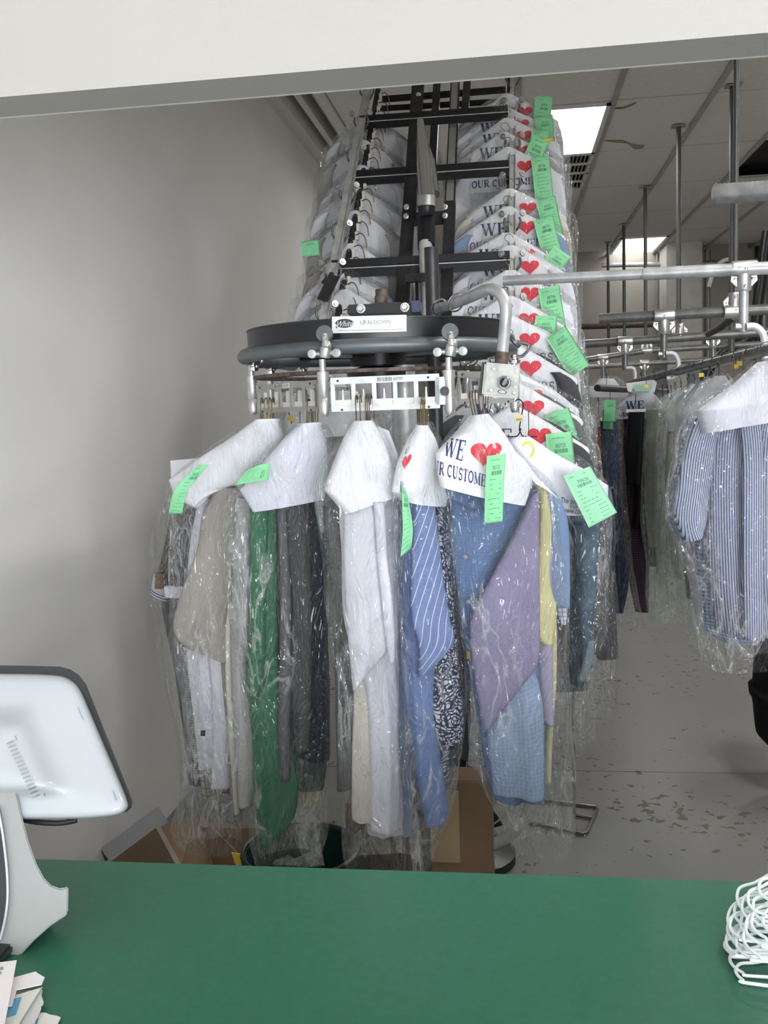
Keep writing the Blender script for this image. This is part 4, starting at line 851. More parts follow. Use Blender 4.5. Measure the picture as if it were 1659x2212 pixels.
cp = loft('paper_cape', [(1102, 944, 1142, 942, 2.2, 2.2), (1085, 965, 1190, 975, 2.19, 2.2), (1120, 1030, 1255, 1010, 2.18, 2.2), (1190, 1080, 1312, 1048, 2.17, 2.2), (1214, 1112, 1310, 1105, 2.17, 2.19)], .07, M_paper2, t, fold=.002, crk=.002, seed=62, cap=False, smooth_rows=False, nv=40)
tr = bvh_of([cp])
ring = arc(.5, .5, .38, .4, -75, 155, 16); rp = []
for a, b in zip(ring, ring[1:]):
    f = lambda p, s: (.5 + (p[0] - .5) * s, .5 + (p[1] - .5) * s); rp.append([f(a, .82), f(a, 1.15), f(b, 1.15), f(b, .82)])
stamp('printed_ring', rp, [(1124, 990), (1157, 992), (1157, 952), (1124, 950)], tr, mat('yellow_print', (.72, .62, .08), .7), cp)
for s, q in (('The best in', [(1212, 1086), (1262, 1091), (1262, 1080), (1212, 1074)]), ('Visit', [(1231, 1098), (1248, 1100), (1248, 1090), (1231, 1088)]), ('www.com', [(1216, 1108), (1262, 1112), (1262, 1103), (1216, 1099)])): stamp('printed_line', font_polys(s, .25), q, tr, M_ink, cp)
ticket(t, [(1217, 1028), (1275, 1007), (1333, 1107), (1272, 1140)], 2.08, m=M_green2, number='70626', seed=8)
bag(t, [(985, 1190, 1255), (1030, 1180, 1305), (1100, 1205, 1328), (1250, 1215, 1312), (1350, 1222, 1312), (1430, 1228, 1290), (1550, 1230, 1272), (1620, 1232, 1262)], 2, .10, crk=.011, seed=63, Y=2.2)
t = gar('G2', 'trousers', (1140, 930, 2.5), 'dark grey trousers in film at the right end of the ring, beside the jeans', 'trousers', FR); hook(t, 1142, 960, 2.5, 60)
loft('leg', rows2([(1080, 1262, 1318), (1200, 1270, 1322), (1350, 1282, 1332), (1420, 1288, 1334)], 2.5), .05, C_dgrey, t, fold=.004, k=4, seed=64)
loft('leg', rows2([(1080, 1240, 1290), (1250, 1250, 1296), (1410, 1262, 1310)], 2.55), .05, C_dgrey, t, fold=.004, k=4, seed=66)
bag(t, [(1050, 1230, 1320), (1200, 1240, 1330), (1400, 1260, 1336), (1480, 1262, 1334), (1542, 1268, 1330)], 1, .09, crk=.010, seed=65, Y=2.5)
# two short-visible white-caped hangers in the dark behind the ring (yellow twist tags)
for px, py, lab in ((630, 905, 'orange paper tag tied to a wire hook behind the left panel'), (582, 906, 'small orange tag half hidden by the leftmost cape')):
    t = thing('wire_tag', P(px - 6, 880, 2.5), lab, 'tag')
    MB().tube([P(px - 14, 868, 2.5), P(px - 6, 892, 2.5), P(px, 915, 2.5)], .0014, 6).out('wire', M_dark, t)
    MB().prism([P(x, y, 2.47) for x, y in ((px - 10, py + 3), (px - 3, py - 10), (px + 5, py), (px + 8, py + 8))], [P(x, y, 2.472) for x, y in ((px - 10, py + 3), (px - 3, py - 10), (px + 5, py), (px + 8, py + 8))]).out('tag_paper', M_yellow, t, False)
t = thing('wire_tag', P(1121, 890, 2.18), 'small yellow printed tag on the black wire hook right of the control box', 'tag')
MB().box(P(1121, 903, 2.16), (.015, .001, .015)).out('tag_paper', mat('pale_yellow_tag', (.7, .62, .25), .7), t, False)
tr = bvh_of([t.children[0]]); stamp('printed_word', font_polys('PROMPT'), [(1115, 909), (1128, 909), (1128, 904), (1115, 904)], tr, M_ink, t.children[0], lift=.0006)
MB().tube([P(1121, 893, 2.16), P(1121, 880, 2.16), P(1126, 872, 2.16)], .001, 5).out('string', M_dark, t)

# ------------------------------------------------------------------ right-hand racks of garments
RG = 'bagged garments on the right-hand rail'
t = thing('striped_shirt', P(1640, 770, 2.65), 'large navy and white striped short-sleeved shirt in film, nearest on the right rail', 'shirt', RG)
hook(t, 1640, 790, 2.62, 30)
loft('body', [(1560, 880, 1800, 860, 2.66, 2.66), (1528, 960, 1800, 960, 2.66, 2.66), (1524, 1100, 1800, 1100, 2.66, 2.66), (1530, 1250, 1800, 1250, 2.66, 2.66), (1548, 1362, 1800, 1385, 2.66, 2.66)], .10, C_strp, t, fold=.012, k=3, seed=70, nu=60)
loft('sleeve', [(1500, 905, 1560, 890, 2.6, 2.62), (1478, 970, 1545, 970, 2.59, 2.6), (1462, 1050, 1530, 1080, 2.58, 2.6), (1456, 1110, 1524, 1130, 2.58, 2.6), (1480, 1172, 1510, 1160, 2.58, 2.6)], .05, C_strp, t, fold=.004, k=3, seed=71)
loft('front_panel', [(1600, 905, 1640, 900, 2.58, 2.58), (1604, 1000, 1650, 1000, 2.58, 2.58), (1604, 1200, 1650, 1200, 2.58, 2.58), (1606, 1380, 1652, 1385, 2.58, 2.58)], .02, C_strp, t, fold=.003, seed=72)
cp = loft('paper_cape', [(1640, 782, 1720, 765, 2.6, 2.6), (1580, 835, 1760, 800, 2.58, 2.6), (1504, 888, 1800, 850, 2.56, 2.6), (1517, 936, 1800, 885, 2.56, 2.6)], .12, M_paper2, t, fold=.002, crk=.003, seed=73, cap=False, smooth_rows=False, nv=40)
loft('plastic_bag', [(1635, 778, 1720, 760, 2.58, 2.58), (1565, 830, 1780, 800, 2.56, 2.56), (1480, 900, 1800, 860, 2.55, 2.56), (1445, 1010, 1800, 1000, 2.55, 2.56), (1440, 1120, 1800, 1120, 2.55, 2.56), (1485, 1250, 1800, 1250, 2.56, 2.56), (1505, 1360, 1800, 1360, 2.56, 2.56), (1520, 1440, 1800, 1420, 2.56, 2.56)], .17, M_film[0], t, crk=.014, seed=74, cap=False, nu=80, nv=90)
t = thing('gingham_shirt', P(1600, 775, 2.8), 'blue gingham shirt peeking out below and left of the striped shirt', 'shirt', RG)
hook(t, 1605, 800, 2.78, 30)
loft('body', [(1510, 905, 1640, 900, 2.8, 2.8), (1500, 1000, 1640, 1000, 2.8, 2.8), (1500, 1150, 1640, 1150, 2.8, 2.8), (1512, 1300, 1640, 1300, 2.8, 2.8), (1520, 1355, 1640, 1380, 2.8, 2.8), (1560, 1385, 1640, 1388, 2.8, 2.8)], .07, C_ging, t, fold=.006, k=4, seed=75)
loft('sleeve', [(1492, 905, 1510, 900, 2.72, 2.74), (1470, 1000, 1490, 1000, 2.72, 2.74), (1450, 1120, 1475, 1130, 2.72, 2.74), (1462, 1150, 1476, 1150, 2.72, 2.74)], .04, C_ging, t, seed=76)
t = thing('dress_shirt', P(1580, 780, 2.9), 'plain white shirt edge left of the blue gingham body', 'shirt', RG)
hook(t, 1585, 805, 2.88, 28)
loft('body', rows2([(900, 1495, 1560), (1050, 1462, 1560), (1200, 1480, 1560), (1360, 1508, 1570)], 2.88), .06, C_white, t, fold=.006, seed=77)
# row of bagged garments going away along the rail
seq = [(1553, 812, 3.05, C_white, 'first'), (1535, 818, 3.25, C_gray, 'second'), (1518, 824, 3.45, C_white, 'third'), (1500, 830, 3.7, C_beige, 'fourth'), (1486, 836, 3.95, C_white, 'fifth'), (1472, 842, 4.25, C_char, 'sixth'), (1460, 846, 4.6, C_fleece, 'seventh'), (1450, 850, 4.95, C_white, 'eighth')]
for i, (px, py, Y, cm, od) in enumerate(seq):
    sc = 2.9 / Y; t = thing('bagged_garment', P(px, py - 20, Y), f'pale bagged garment behind the striped shirt, {od} going back along the rail', 'garment', RG)
    hook(t, px, py, Y, 22 * sc, m=M_black)
    W1 = 88 * sc; Hh = 560 * sc
    x0 = px - W1 * .9 + (i % 3) * 3
    loft('paper_cape', [(px - 8, py, px + 12, py, Y, Y), (px - W1 * .5, py + 40 * sc, px + W1 * .4, py + 30 * sc, Y, Y), (x0, py + 85 * sc, px + W1 * .7, py + 80 * sc, Y, Y), (x0 + 4, py + 130 * sc, px + W1 * .7, py + 120 * sc, Y, Y)], .06, (M_paper, M_paper2, MATS['cool_white_paper'])[i % 3], t, crk=.004, seed=80 + i, cap=False, smooth_rows=False, nv=16)
    loft('body', rows2([(py + 100 * sc, x0 + 5, px + W1 * .7), (py + 250 * sc, x0 - 2, px + W1 * .7), (py + 400 * sc, x0 + 6, px + W1 * .7), (py + Hh * (.85 + .1 * (i % 2)), x0 + 16, px + W1 * .7)], Y), .05, cm, t, fold=.006, k=5, seed=81 + i)
    loft('plastic_bag', rows2([(py - 4, px - 10, px + 14), (py + 60 * sc, x0 + 8, px + W1 * .7), (py + 140 * sc, x0 - 12, px + W1 * .8), (py + 350 * sc, x0 - 14, px + W1 * .8), (py + Hh, x0 + 2, px + W1 * .8), (py + Hh * 1.12, x0 + 14, px + W1 * .8)], Y - .02), .10, M_film_g if i % 2 else M_film[i % 3], t, crk=.014, seed=90 + i, cap=False, nu=44, nv=60)
# empty hooks crowding the rail
for i in range(14):
    f = .06 + i * .05; c = SA.lerp(SB, f); t = MB()
    q = [c + Vector((.0, 0, 0)) + Vector((.021 * math.cos(a), .004 * i % 3 * .002, .021 * math.sin(a))) for a in [math.radians(d) for d in range(-60, 215, 25)]]
    q = [c + Vector((.018, .002, -.065)), c + Vector((.019, 0, -.03))] + q
    t.tube(q, .0015, 5); o = t.out('hanger_hook', M_black)
    tag(o, 'black wire hanger hook over the receding rail, one of a crowded row', 'hanger', 'wire hooks along the receding rail')
for px, py, Y, lab in ((1589, 789, 2.95, 'orange tag at the hooks, larger of two close together'), (1597, 783, 2.9, 'orange twist tag just right of the larger orange tag'), (1515, 808, 3.3, 'lone orange tag where the bagged row meets the rail'), (1396, 832, 3.9, 'orange tag on the white hanger card by the printed cape')):
    t = thing('wire_tag', P(px, py - 10, Y), lab, 'tag'); MB().tube([P(px, py - 14, Y), P(px, py, Y)], .001, 5).out('wire', M_dark, t)
    MB().box(P(px, py + 2, Y), (.016, .002, .013), .2).out('tag_paper', M_yellow, t, False)
# middle rack: WE cape, navy, plum, black, white card
mr = thing('garment_rail', P(1330, 846, 4.2), 'short dark rail carrying the middle-aisle garments, mostly hidden by them', 'rail'); MB().tube([P(1290, 838, 3.85), P(1440, 846, 4.9)], .014, 12).out('rail', M_dark, mr)
MG = 'garments on the middle rack behind the conveyor'
t = thing('dress_shirt', P(1395, 800, 4.3), 'plum gingham shirt under a printed cape reading WE OUR, in the middle aisle', 'shirt', MG)
hook(t, 1388, 848, 4.3, 20, m=M_black)
loft('sleeve', rows2([(905, 1328, 1368), (1000, 1328, 1368), (1100, 1335, 1375), (1220, 1352, 1395), (1320, 1372, 1402)], 4.3), .06, C_plum, t, fold=.005, k=4, seed=100)
loft('body', rows2([(905, 1350, 1410), (1100, 1352, 1405), (1290, 1378, 1402)], 4.35), .05, C_plum, t, fold=.005, k=4, seed=101)
cp = loft('paper_cape', [(1372, 846, 1402, 843, 4.26, 4.26), (1350, 862, 1420, 858, 4.26, 4.26), (1332, 878, 1435, 876, 4.26, 4.26), (1333, 906, 1430, 900, 4.26, 4.26)], .07, M_paper2, t, crk=.003, seed=102, cap=False, smooth_rows=False, nv=20)
tr = bvh_of([cp]); stamp('printed_word', T_WE, [(1352, 884), (1393, 883), (1392, 865), (1352, 867)], tr, M_navy_ink, cp); stamp('printed_line', text_polys('OUR')[0], [(1337, 900), (1362, 899), (1362, 890), (1337, 891)], tr, M_navy_ink, cp)
t = thing('trousers', P(1372, 870, 4.1), 'folded black trousers over a white hanger bar, in front of the plum gingham', 'trousers', MG)
MB().beam(P(1352, 888, 4.1), P(1394, 886, 4.1), .02, .012).out('hanger_bar', M_wpl, t)
MB().tube([P(1373, 886, 4.1), P(1373, 850, 4.1)], .0015, 6).out('wire_hanger', M_black, t)
loft('leg', rows2([(890, 1358, 1388), (970, 1352, 1384), (1046, 1350, 1380)], 4.1), .06, C_blk, t, fold=.003, k=4, seed=103)
loft('leg', rows2([(890, 1366, 1392), (1060, 1366, 1384), (1140, 1362, 1376)], 4.14), .05, C_blk, t, fold=.003, k=4, seed=104)
t = thing('trousers', P(1318, 850, 4.0), 'navy trousers in film below two green tickets, left of the plum gingham', 'trousers', MG)
hook(t, 1318, 862, 4.0, 20, m=M_black)
loft('leg', rows2([(910, 1296, 1336), (1000, 1300, 1338), (1150, 1314, 1346), (1250, 1322, 1358), (1322, 1326, 1346)], 4.0), .06, C_nvy2, t, fold=.005, k=4, seed=105)
loft('leg', rows2([(910, 1300, 1330), (1100, 1312, 1340), (1280, 1330, 1352)], 4.05), .05, C_nvy2, t, fold=.005, k=4, seed=107)
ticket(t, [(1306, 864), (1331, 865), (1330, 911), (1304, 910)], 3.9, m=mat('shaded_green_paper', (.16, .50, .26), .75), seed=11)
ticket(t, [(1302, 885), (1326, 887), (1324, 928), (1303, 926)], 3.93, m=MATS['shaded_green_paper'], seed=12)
loft('plastic_bag', rows2([(862, 1300, 1332), (900, 1272, 1345), (1050, 1280, 1352), (1250, 1305, 1370), (1360, 1310, 1395)], 3.98), .12, M_film[0], t, crk=.012, seed=106, cap=False, nv=60)
t = thing('blouse', P(1296, 880, 4.2), 'thin sliver of a red blouse just left of the navy trousers', 'blouse', MG)
loft('body', rows2([(930, 1288, 1298), (1000, 1286, 1300), (1040, 1290, 1296)], 4.2), .04, C_red, t, seed=108); hook(t, 1293, 905, 4.2, 40, m=M_black); loft('collar', rows2([(922, 1287, 1299), (932, 1286, 1300)], 4.19), .045, C_red, t, nv=4)
t = thing('hanger_card', P(1322, 815, 4.4), 'long white cardboard hanger cover on the middle rack, under the fourth rail', 'hanger cover')
loft('card', [(1272, 834, 1356, 838, 4.4, 4.4), (1272, 848, 1358, 850, 4.4, 4.4), (1276, 858, 1354, 860, 4.4, 4.4)], .03, M_paper, t, nv=12); hook(t, 1310, 836, 4.4, 24, m=M_black)
t = thing('hanger_card', P(1398, 815, 4.15), 'white tray-shaped hanger card with a mint label beside the printed cape', 'hanger cover')
MB().prism([P(x, y, 4.12) for x, y in ((1352, 828), (1412, 820), (1419, 826), (1414, 848), (1380, 852), (1356, 846))], [P(x, y, 4.13) for x, y in ((1352, 828), (1412, 820), (1419, 826), (1414, 848), (1380, 852), (1356, 846))]).out('card', M_paper, t, False, .002)
sheet('mint_label', rows2([(830, 1370, 1410), (838, 1370, 1408), (846, 1372, 1404)], 4.10), mat('mint_label', (.42, .66, .55), .7), t); hook(t, 1386, 830, 4.13, 20, m=M_black)
for i, (px, cm, lab) in enumerate(((1412, C_fleece, 'grey-white bagged garment right of the black trousers'), (1430, C_white, 'long white bagged garment just left of the receding row'), (1422, C_blk, 'black bagged garment with glossy film low behind the white one'))):
    t = thing('bagged_garment', P(px, 845, 4.2 + i * .12), lab, 'garment', MG); Y = 4.2 + i * .12
    hook(t, px + 20, 862, Y, 24, m=M_black)
    loft('body', rows2([(885, px - 15, px + 30), (1050, px - 20, px + 30), (1180 + 60 * i * (i < 2), px - 12, px + 25)], Y), .06, cm, t, fold=.006, k=5, seed=110 + i)
    if i == 2: loft('hem', rows2([(1100, px - 30, px + 8), (1222, px - 28, px + 5)], Y - .1), .04, C_blk, t, fold=.004, seed=119)
    loft('plastic_bag', rows2([(858, px + 10, px + 32), (890, px - 18, px + 40), (1050, px - 28, px + 38), (1250, px - 18, px + 38), (1340, px - 10, px + 36)], Y - .02), .1, M_film_g if i != 1 else M_film[1], t, crk=.014, seed=120 + i, cap=False, nv=60)
t = thing('plastic_bag_bundle', P(1310, 810, 5.0), 'heap of clear film over a white hanger at the far end of the middle rack', 'plastic film')
loft('film', rows2([(812, 1300, 1330), (830, 1275, 1352), (870, 1262, 1350), (1000, 1270, 1340)], 4.6), .14, M_film[2], t, crk=.018, seed=130, cap=False, nv=50)
loft('white_shape', rows2([(818, 1296, 1326), (836, 1280, 1340)], 4.62), .05, M_paper, t, nv=8)
# dark laundry bag at the right edge
t = thing('laundry_bag', P(1680, 1600, 3.9), 'black laundry bag hanging to the floor at the right edge, under the striped shirt', 'laundry bag')
loft('bag_cloth', rows2([(1400, 1632, 1800), (1480, 1632, 1800), (1490, 1625, 1800), (1530, 1630, 1800), (1580, 1636, 1800), (1600, 1650, 1800)], 3.9), .35, C_blk, t, fold=.01, k=2, crk=.012, seed=140)
loft('drawstring_hem', rows2([(1488, 1622, 1800), (1506, 1624, 1800)], 3.88), .38, C_blk, t, nv=5)

# ------------------------------------------------------------------ the conveyor
CV = thing('garment_conveyor', P(825, 900, 2.42), 'black and steel garment conveyor with front turn ring and sloping ladder rails', 'conveyor')
XC = -.335; YC = 2.42; ZT = P(830, 745, 2.083).z; RT_ = .337
def circ(r, z, n=72): return [(XC + r * math.cos(2 * PI * i / n), YC + r * math.sin(2 * PI * i / n), z) for i in range(n)]
MB().tube(circ(RT_, ZT), .0168, 16, closed=True).out('track_tube', M_tube, CV)
zb0, zb1 = P(870, 729, 2.1).z, P(870, 683, 2.1).z
def ringband(r0, r1, z0, z1, n=96):
    V = []; F = []
    for r, z in ((r1, z0), (r1, z1), (r0, z1), (r0, z0)): V += [(XC + r * math.cos(2 * PI * i / n), YC + r * math.sin(2 * PI * i / n), z) for i in range(n)]
    for a in range(4):
        for i in range(n): F.append((a * n + i, a * n + (i + 1) % n, ((a + 1) % 4) * n + (i + 1) % n, ((a + 1) % 4) * n + i))
    mb = MB(); mb.add(V, F); return mb
band = ringband(.318, .326, zb0, zb1).out('black_band', M_black, CV)
mb = ringband(.322, .3275, zb1 - .001, zb1 + .002); mb.out('band_lip', M_dark, CV)
zl = P(840, 798, 2.13).z
ringband(.265, .312, zl - .004, zl + .004).out('lower_ring', M_rust, CV)
mb = MB()
for k_ in range(6):
    a = k_ * PI / 3 + .3; mb.beam((XC + .05 * math.cos(a), YC + .05 * math.sin(a), ZT + .0), (XC + .325 * math.cos(a), YC + .325 * math.sin(a), ZT + .012), .035, .02)
mb.lathe((XC, YC, ZT - .03), [(.07, 0), (.07, .06), (.04, .07)]); mb.out('wheel_spokes', M_black, CV)
MB().lathe((XC + .0, YC, zl - .02), [(.075, 0), (.08, .01), (.08, .03), (.045, .04), (.045, .12)]).out('hub', M_black, CV)
# centre post to the floor, second post and base
pc = P(874, 900, 2.42); MB().tube([(pc.x, 2.42, .02), (pc.x, 2.42, zl + .02)], .031, 20).out('centre_post', M_steel, CV)
pd = P(941, 870, 2.7); MB().tube([(pd.x, 2.7, .02), (pd.x, 2.7, ZT + .3)], .020, 16).out('rear_post', M_dark, CV)
MB().box((pc.x, 2.5, .015), (.5, .6, .03)).out('base_plate', M_black, CV, False, .004)
MB().tube([(pc.x, 2.42, .03), (pc.x, 2.42, .82)], .034, 20).out('post_shade_sleeve', mat('brown_black_shade', (.05, .042, .035), .6), CV)  # added dark sheath: painted shade over the lower part of the bright post
# bearing block, bolts and shaft above the band
bb = MB(); z0 = zb1 + .001; Yb = 2.2
fr = [P(750, 680, Yb), P(750, 658, Yb), P(800, 656, Yb), P(815, 653, Yb), P(855, 652, Yb), P(875, 654, Yb), P(908, 653, Yb), P(908, 680, Yb)]
bb.prism([Vector(v) for v in fr], [Vector(v) + Vector((0, .07, 0)) for v in fr]); blk = bb.out('bearing_block', M_black, CV, False, .003)
for px, py in ((780, 667), (875, 664)):
    c = P(px, py, Yb); b_ = MB().lathe(c, [(.0105, 0), (.0105, .004), (.0085, .004), (.0085, .006)], (0, -1, 0), 24); b_.lathe(c, [(.0078, 0), (.0078, .013), (.0066, .0145)], (0, -1, 0), 6)
    b_.out('bolt', M_alu, blk)
pp = P(824, 655, 2.24); pq = P(824, 625, 2.24)
MB().lathe(pp, [(.0155, 0), (.0155, .016), (.0135, .017), (.0135, (pq - pp).length - .002), (.0125, (pq - pp).length)], (0, 0, 1), 20).out('shaft_stub', M_rust, CV)
bl_ = MB(); bl_.box(P(900, 664, 2.2), (.02, .05, .026)); bl_.out('blue_block', mat('dark_blue_paint', (.03, .05, .11), .4), CV, False, .002)
# name plate
pl = [(717, 684), (876, 680), (879, 716), (719, 720)]
trb = bvh_of([band]); Vp = []; nx = 48
for i in range(nx + 1):
    for j in (0, 1):
        px = 717 + (878 - 717) * i / nx; py = (684 - 4 * i / nx) if j == 0 else (720 - 4 * i / nx)
        d_ = ray(px, py); ox, oy = -XC, -YC; qa = d_.x ** 2 + d_.y ** 2; qb = 2 * (ox * d_.x + oy * d_.y); qc = ox * ox + oy * oy - .3290 ** 2
        Vp.append(CAM + d_ * ((-qb - math.sqrt(qb * qb - 4 * qa * qc)) / (2 * qa)))
plate = mesh('name_plate', Vp, [(2 * i, 2 * i + 1, 2 * i + 3, 2 * i + 2) for i in range(nx)], mat('glossy_white_label', (.85, .87, .87), .25, var=.01), CV, False)
trp = bvh_of([plate])
def ell(cx, cy, rx, ry, r0=0, n=36):
    out = []
    for i in range(n):
        a, b = 2 * PI * i / n, 2 * PI * (i + 1) / n; f = lambda t, s: (cx + rx * s * math.cos(t), cy + ry * s * math.sin(t))
        for k0, k1 in (((0, .5), (.5, 1)) if r0 == 0 else ((r0, 1),)): out.append([f(a, k0), f(a, k1), f(b, k1), f(b, k0)])
    return out
full = [(719, 720), (879, 716), (876, 680), (717, 684)]
stamp('logo_oval', ell(.165, .58, .125, .27, 0) + [[(.045, .30), (.055, .30), (.09, .42), (.045, .42)]], full, trp, M_ink, plate, lift=.0008)
stamp('logo_ring', ell(.165, .56, .128, .31, .90)[len(ell(.165, .56, .128, .31, .9)) // 2:], full, trp, M_white_ink if 'M_white_ink' in globals() else mat('white_print', (.85, .87, .87), .5), plate, lift=.0012)
stamp('logo_script', font_polys('White', .35), [(727, 707), (762, 704), (764, 692), (729, 694)], trp, MATS['white_print'], plate, lift=.0018)
stamp('printed_words', font_polys('UP-N-DOWN'), [(779, 702), (844, 699), (843, 690), (778, 692)], trp, mat('grey_print', (.22, .23, .24), .6), plate, lift=.0012)
r_ = random.Random(3); tiny = []; x = .08
while x < .95:
    w = r_.uniform(.01, .03); tiny.append([(x, .13), (x + w, .13), (x + w, .17), (x, .17)]); x += w + .008
stamp('printed_address_line', tiny, full, trp, MATS['grey_print'], plate, lift=.0012)
# trolleys, spindles and hook panels around the ring
nodes = [(547, 2.36), (701, 2.055), (972, 2.05), (1112, 2.28)]
def trolley(px, ytop, ybot, Y, parent, fl=0):
    """cast bracket with a roller above the tube and a spindle below"""
    top = P(px, ytop, Y); bot = P(px, ybot, Y); d = (Vector((XC, YC, 0)) - Vector((top.x, top.y, 0))).normalized(); s = Vector((-d.y, d.x, 0))
    base = P(px, ybot, Y)
    br = MB()
    if fl == 0:   # seen from the front: curved casting
        pts = [top + Vector((.002, -.006, 0)), top + Vector((.004, -.010, -.03)), base + Vector((.006, -.004, .025)), base + Vector((0, 0, 0))]
        br.tube(catmull([tuple(p) for p in pts], 10), [.007, .007, .0075, .008, .009, .010, .011, .012, .013, .013, .012], 10)
        br.tube([base + Vector((-.026, 0, .008)), base + Vector((.026, 0, .008))], .006, 10)
        b = br.out('trolley_bracket', M_alu, parent)
        MB().lathe(top + Vector((0, .004, 0)), [(.008, -.004), (.0175, -.004), (.0185, 0), (.0185, .008), (.0175, .011), (.008, .011)], (0, -1, .15), 24).out('roller', M_tube, b)
        bo = MB().lathe(top + Vector((.002, -.008, -.006)), [(.0055, 0), (.0055, .012), (.004, .014)], (.1, -1, -.3), 8)
        bo.out('bolt', M_steel, b)
        for sx in (-.026, .028): MB().lathe(base + Vector((sx, .004, .008)), [(.004, 0), (.0095, 0), (.0095, .014), (.004, .015)], (0, -1, 0), 14).out('ear', M_steel, b)
    else:
        for off in (-.006, .006):
            q = [base + Vector((0, off, .005)), base + Vector((fl * .02, off, .008)), base + Vector((fl * .034, off, .03)), top + Vector((fl * .004, off, 0))]; br.tube(catmull([tuple(p) for p in q], 14), .0035, 8)
        q = [base, base + Vector((-fl * .018, 0, .006)), base + Vector((-fl * .024, 0, .022))]; br.tube(catmull([tuple(p) for p in q], 8), .004, 8)
        br.lathe(base + Vector((0, 0, -.012)), [(.008, 0), (.013, .002), (.013, .01), (.009, .012), (.009, .022), (.006, .024)])
        b = br.out('trolley_bracket', M_chrome if parent.name.startswith('garment') else M_alu, parent)
        MB().lathe(top, [(.006, -.004), (.017, -.004), (.0175, .004), (.006, .006)], (fl * -.75, 0, -.65), 20).out('roller', M_tube, b)
        MB().lathe(top, [(.005, 0), (.005, .016), (.0035, .02)], (fl * .75, 0, -.3), 8).out('bolt', M_alu, b)
    return b
def spindle(px, y0, y1, Y, parent, r=.0118):
    a, b = P(px, y0, Y), P(px, y1, Y); h = a.z - b.z; a = Vector((b.x, b.y, a.z))
    sp = MB().lathe(b, [(.007, -.012), (.010, -.006), (.010, 0), (r, 0), (r, h * .24), (r * .96, h * .245), (r, h * .25), (r, h * .60), (r * 1.12, h * .60), (r * 1.12, h * .76), (r * .62, h * .77), (r * .62, h), (r * .7, h)], (0, 0, 1), 20)
    return sp.out('spindle', M_alu, parent)
for (px, Y), (yt, yb), (s0, s1), fl in zip(nodes, ((748, 792), (722, 772), (718, 768), (738, 776)), ((788, 886), (776, 888), (772, 885), (780, 880)), (-1, 0, 0, 1)):
    trolley(px, yt, yb, Y, CV, fl); spindle(px, s0, s1, Y, CV)
def panel(a, b, z0, z1, m, name, n=5, first='0770', lbl=(.5, .62), bright=True):
    a, b = Vector(a), Vector(b); d = (b - a); L_ = d.length; d.normalize(); nrm = Vector((d.y, -d.x, 0)); H = z1 - z0
    def q(u0, v0, u1, v1, mb, th=.003, off=0):
        p = [a + d * u0 * L_ + Vector((0, 0, z0 + v0 * H)), a + d * u1 * L_ + Vector((0, 0, z0 + v0 * H)), a + d * u1 * L_ + Vector((0, 0, z0 + v1 * H)), a + d * u0 * L_ + Vector((0, 0, z0 + v1 * H))]
        mb.prism([w + nrm * (off + th) for w in p], [w + nrm * off for w in p])
    mb = MB(); q(0, .80, 1, 1.0, mb); q(0, 0, 1, .17, mb)
    for i in range(n + 1):
        u = i / n * .96; q(u, .16, u + .04, .81, mb)
    q(.96, .1, 1.05, .9, mb); q(1.05, .3, 1.10, .7, mb)
    pn = mb.out(name, m, CV, False, .0006)
    cb = MB(); q(.03, .12, .97, .34, cb, .006, -.008)
    for i in range(n):
        for f in ((.55,) if bright else (.45,)):
            u = (i + f) / n * .96; p0 = a + d * (u * L_) + Vector((0, 0, z0 + .3 * H)) - nrm * .006
            hgt = H * (.34 if bright else .42); ww = .0022 if bright else .0055
            cb.add([p0 + d * -ww, p0 + d * ww, p0 + d * ww * .5 + Vector((0, 0, hgt)), p0 - d * ww * .5 + Vector((0, 0, hgt)), p0 + d * -ww - nrm * .012, p0 + d * ww - nrm * .012, p0 + d * ww * .5 + Vector((0, 0, hgt)) - nrm * .006, p0 - d * ww * .5 + Vector((0, 0, hgt)) - nrm * .006], [(0, 1, 2, 3), (7, 6, 5, 4), (0, 4, 5, 1), (1, 5, 6, 2), (2, 6, 7, 3), (3, 7, 4, 0)])
    cb.out('hook_comb', M_wpl, pn, False)
    rv = MB()
    for u, v in ((.07, .9), (.9, .9), (.1, .05), (.9, .05)): rv.lathe(a + d * u * L_ + Vector((0, 0, z0 + v * H)) + nrm * .003, [(.0026, 0), (.0026, .0015)], nrm, 10)
    rv.out('rivet', M_dark, pn)
    # printed barcode label on the top bar
    lb = MB(); q(lbl[0] - .13, .83, lbl[0] + .13, .97, lb, .0006, .0032); lo = lb.out('barcode_label', mat('label_paper', (.8, .8, .8), .6) if not bright else m, pn, False)
    pts = []
    def on(u, v): return a + d * u * L_ + Vector((0, 0, z0 + v * H)) + nrm * .0042
    V = []; F = []
    def addp(ps, u0, v0, u1, v1):
        for s in ps:
            k0 = len(V); V.extend(on(u0 + x * (u1 - u0), v0 + y * (v1 - v0)) for x, y in s); F.append(tuple(range(k0, len(V))))
    addp(bars(12, 5), lbl[0] - .115, .84, lbl[0] + .02, .96); addp(font_polys(first), lbl[0] + .035, .855, lbl[0] + .12, .945)
    mesh('barcode_print', V, F, M_ink, lo, False)
    return pn
def bp(px, Y): return P(px, 850, Y)
zA, zB = P(830, 886, 2.03).z, P(830, 811, 2.03).z
a, b = bp(715, 2.05), bp(950, 2.045); panel((a.x, a.y, 0), (b.x, b.y, 0), zA, zB, M_wpanel, 'hook_panel', first='0770', lbl=(.55, .9))
a, b = bp(556, 2.35), bp(688, 2.09); panel((a.x, a.y, 0), (b.x, b.y, 0), zA + .002, zB - .002, M_gpanel, 'hook_panel', first='0769', lbl=(.45, .9), bright=False)
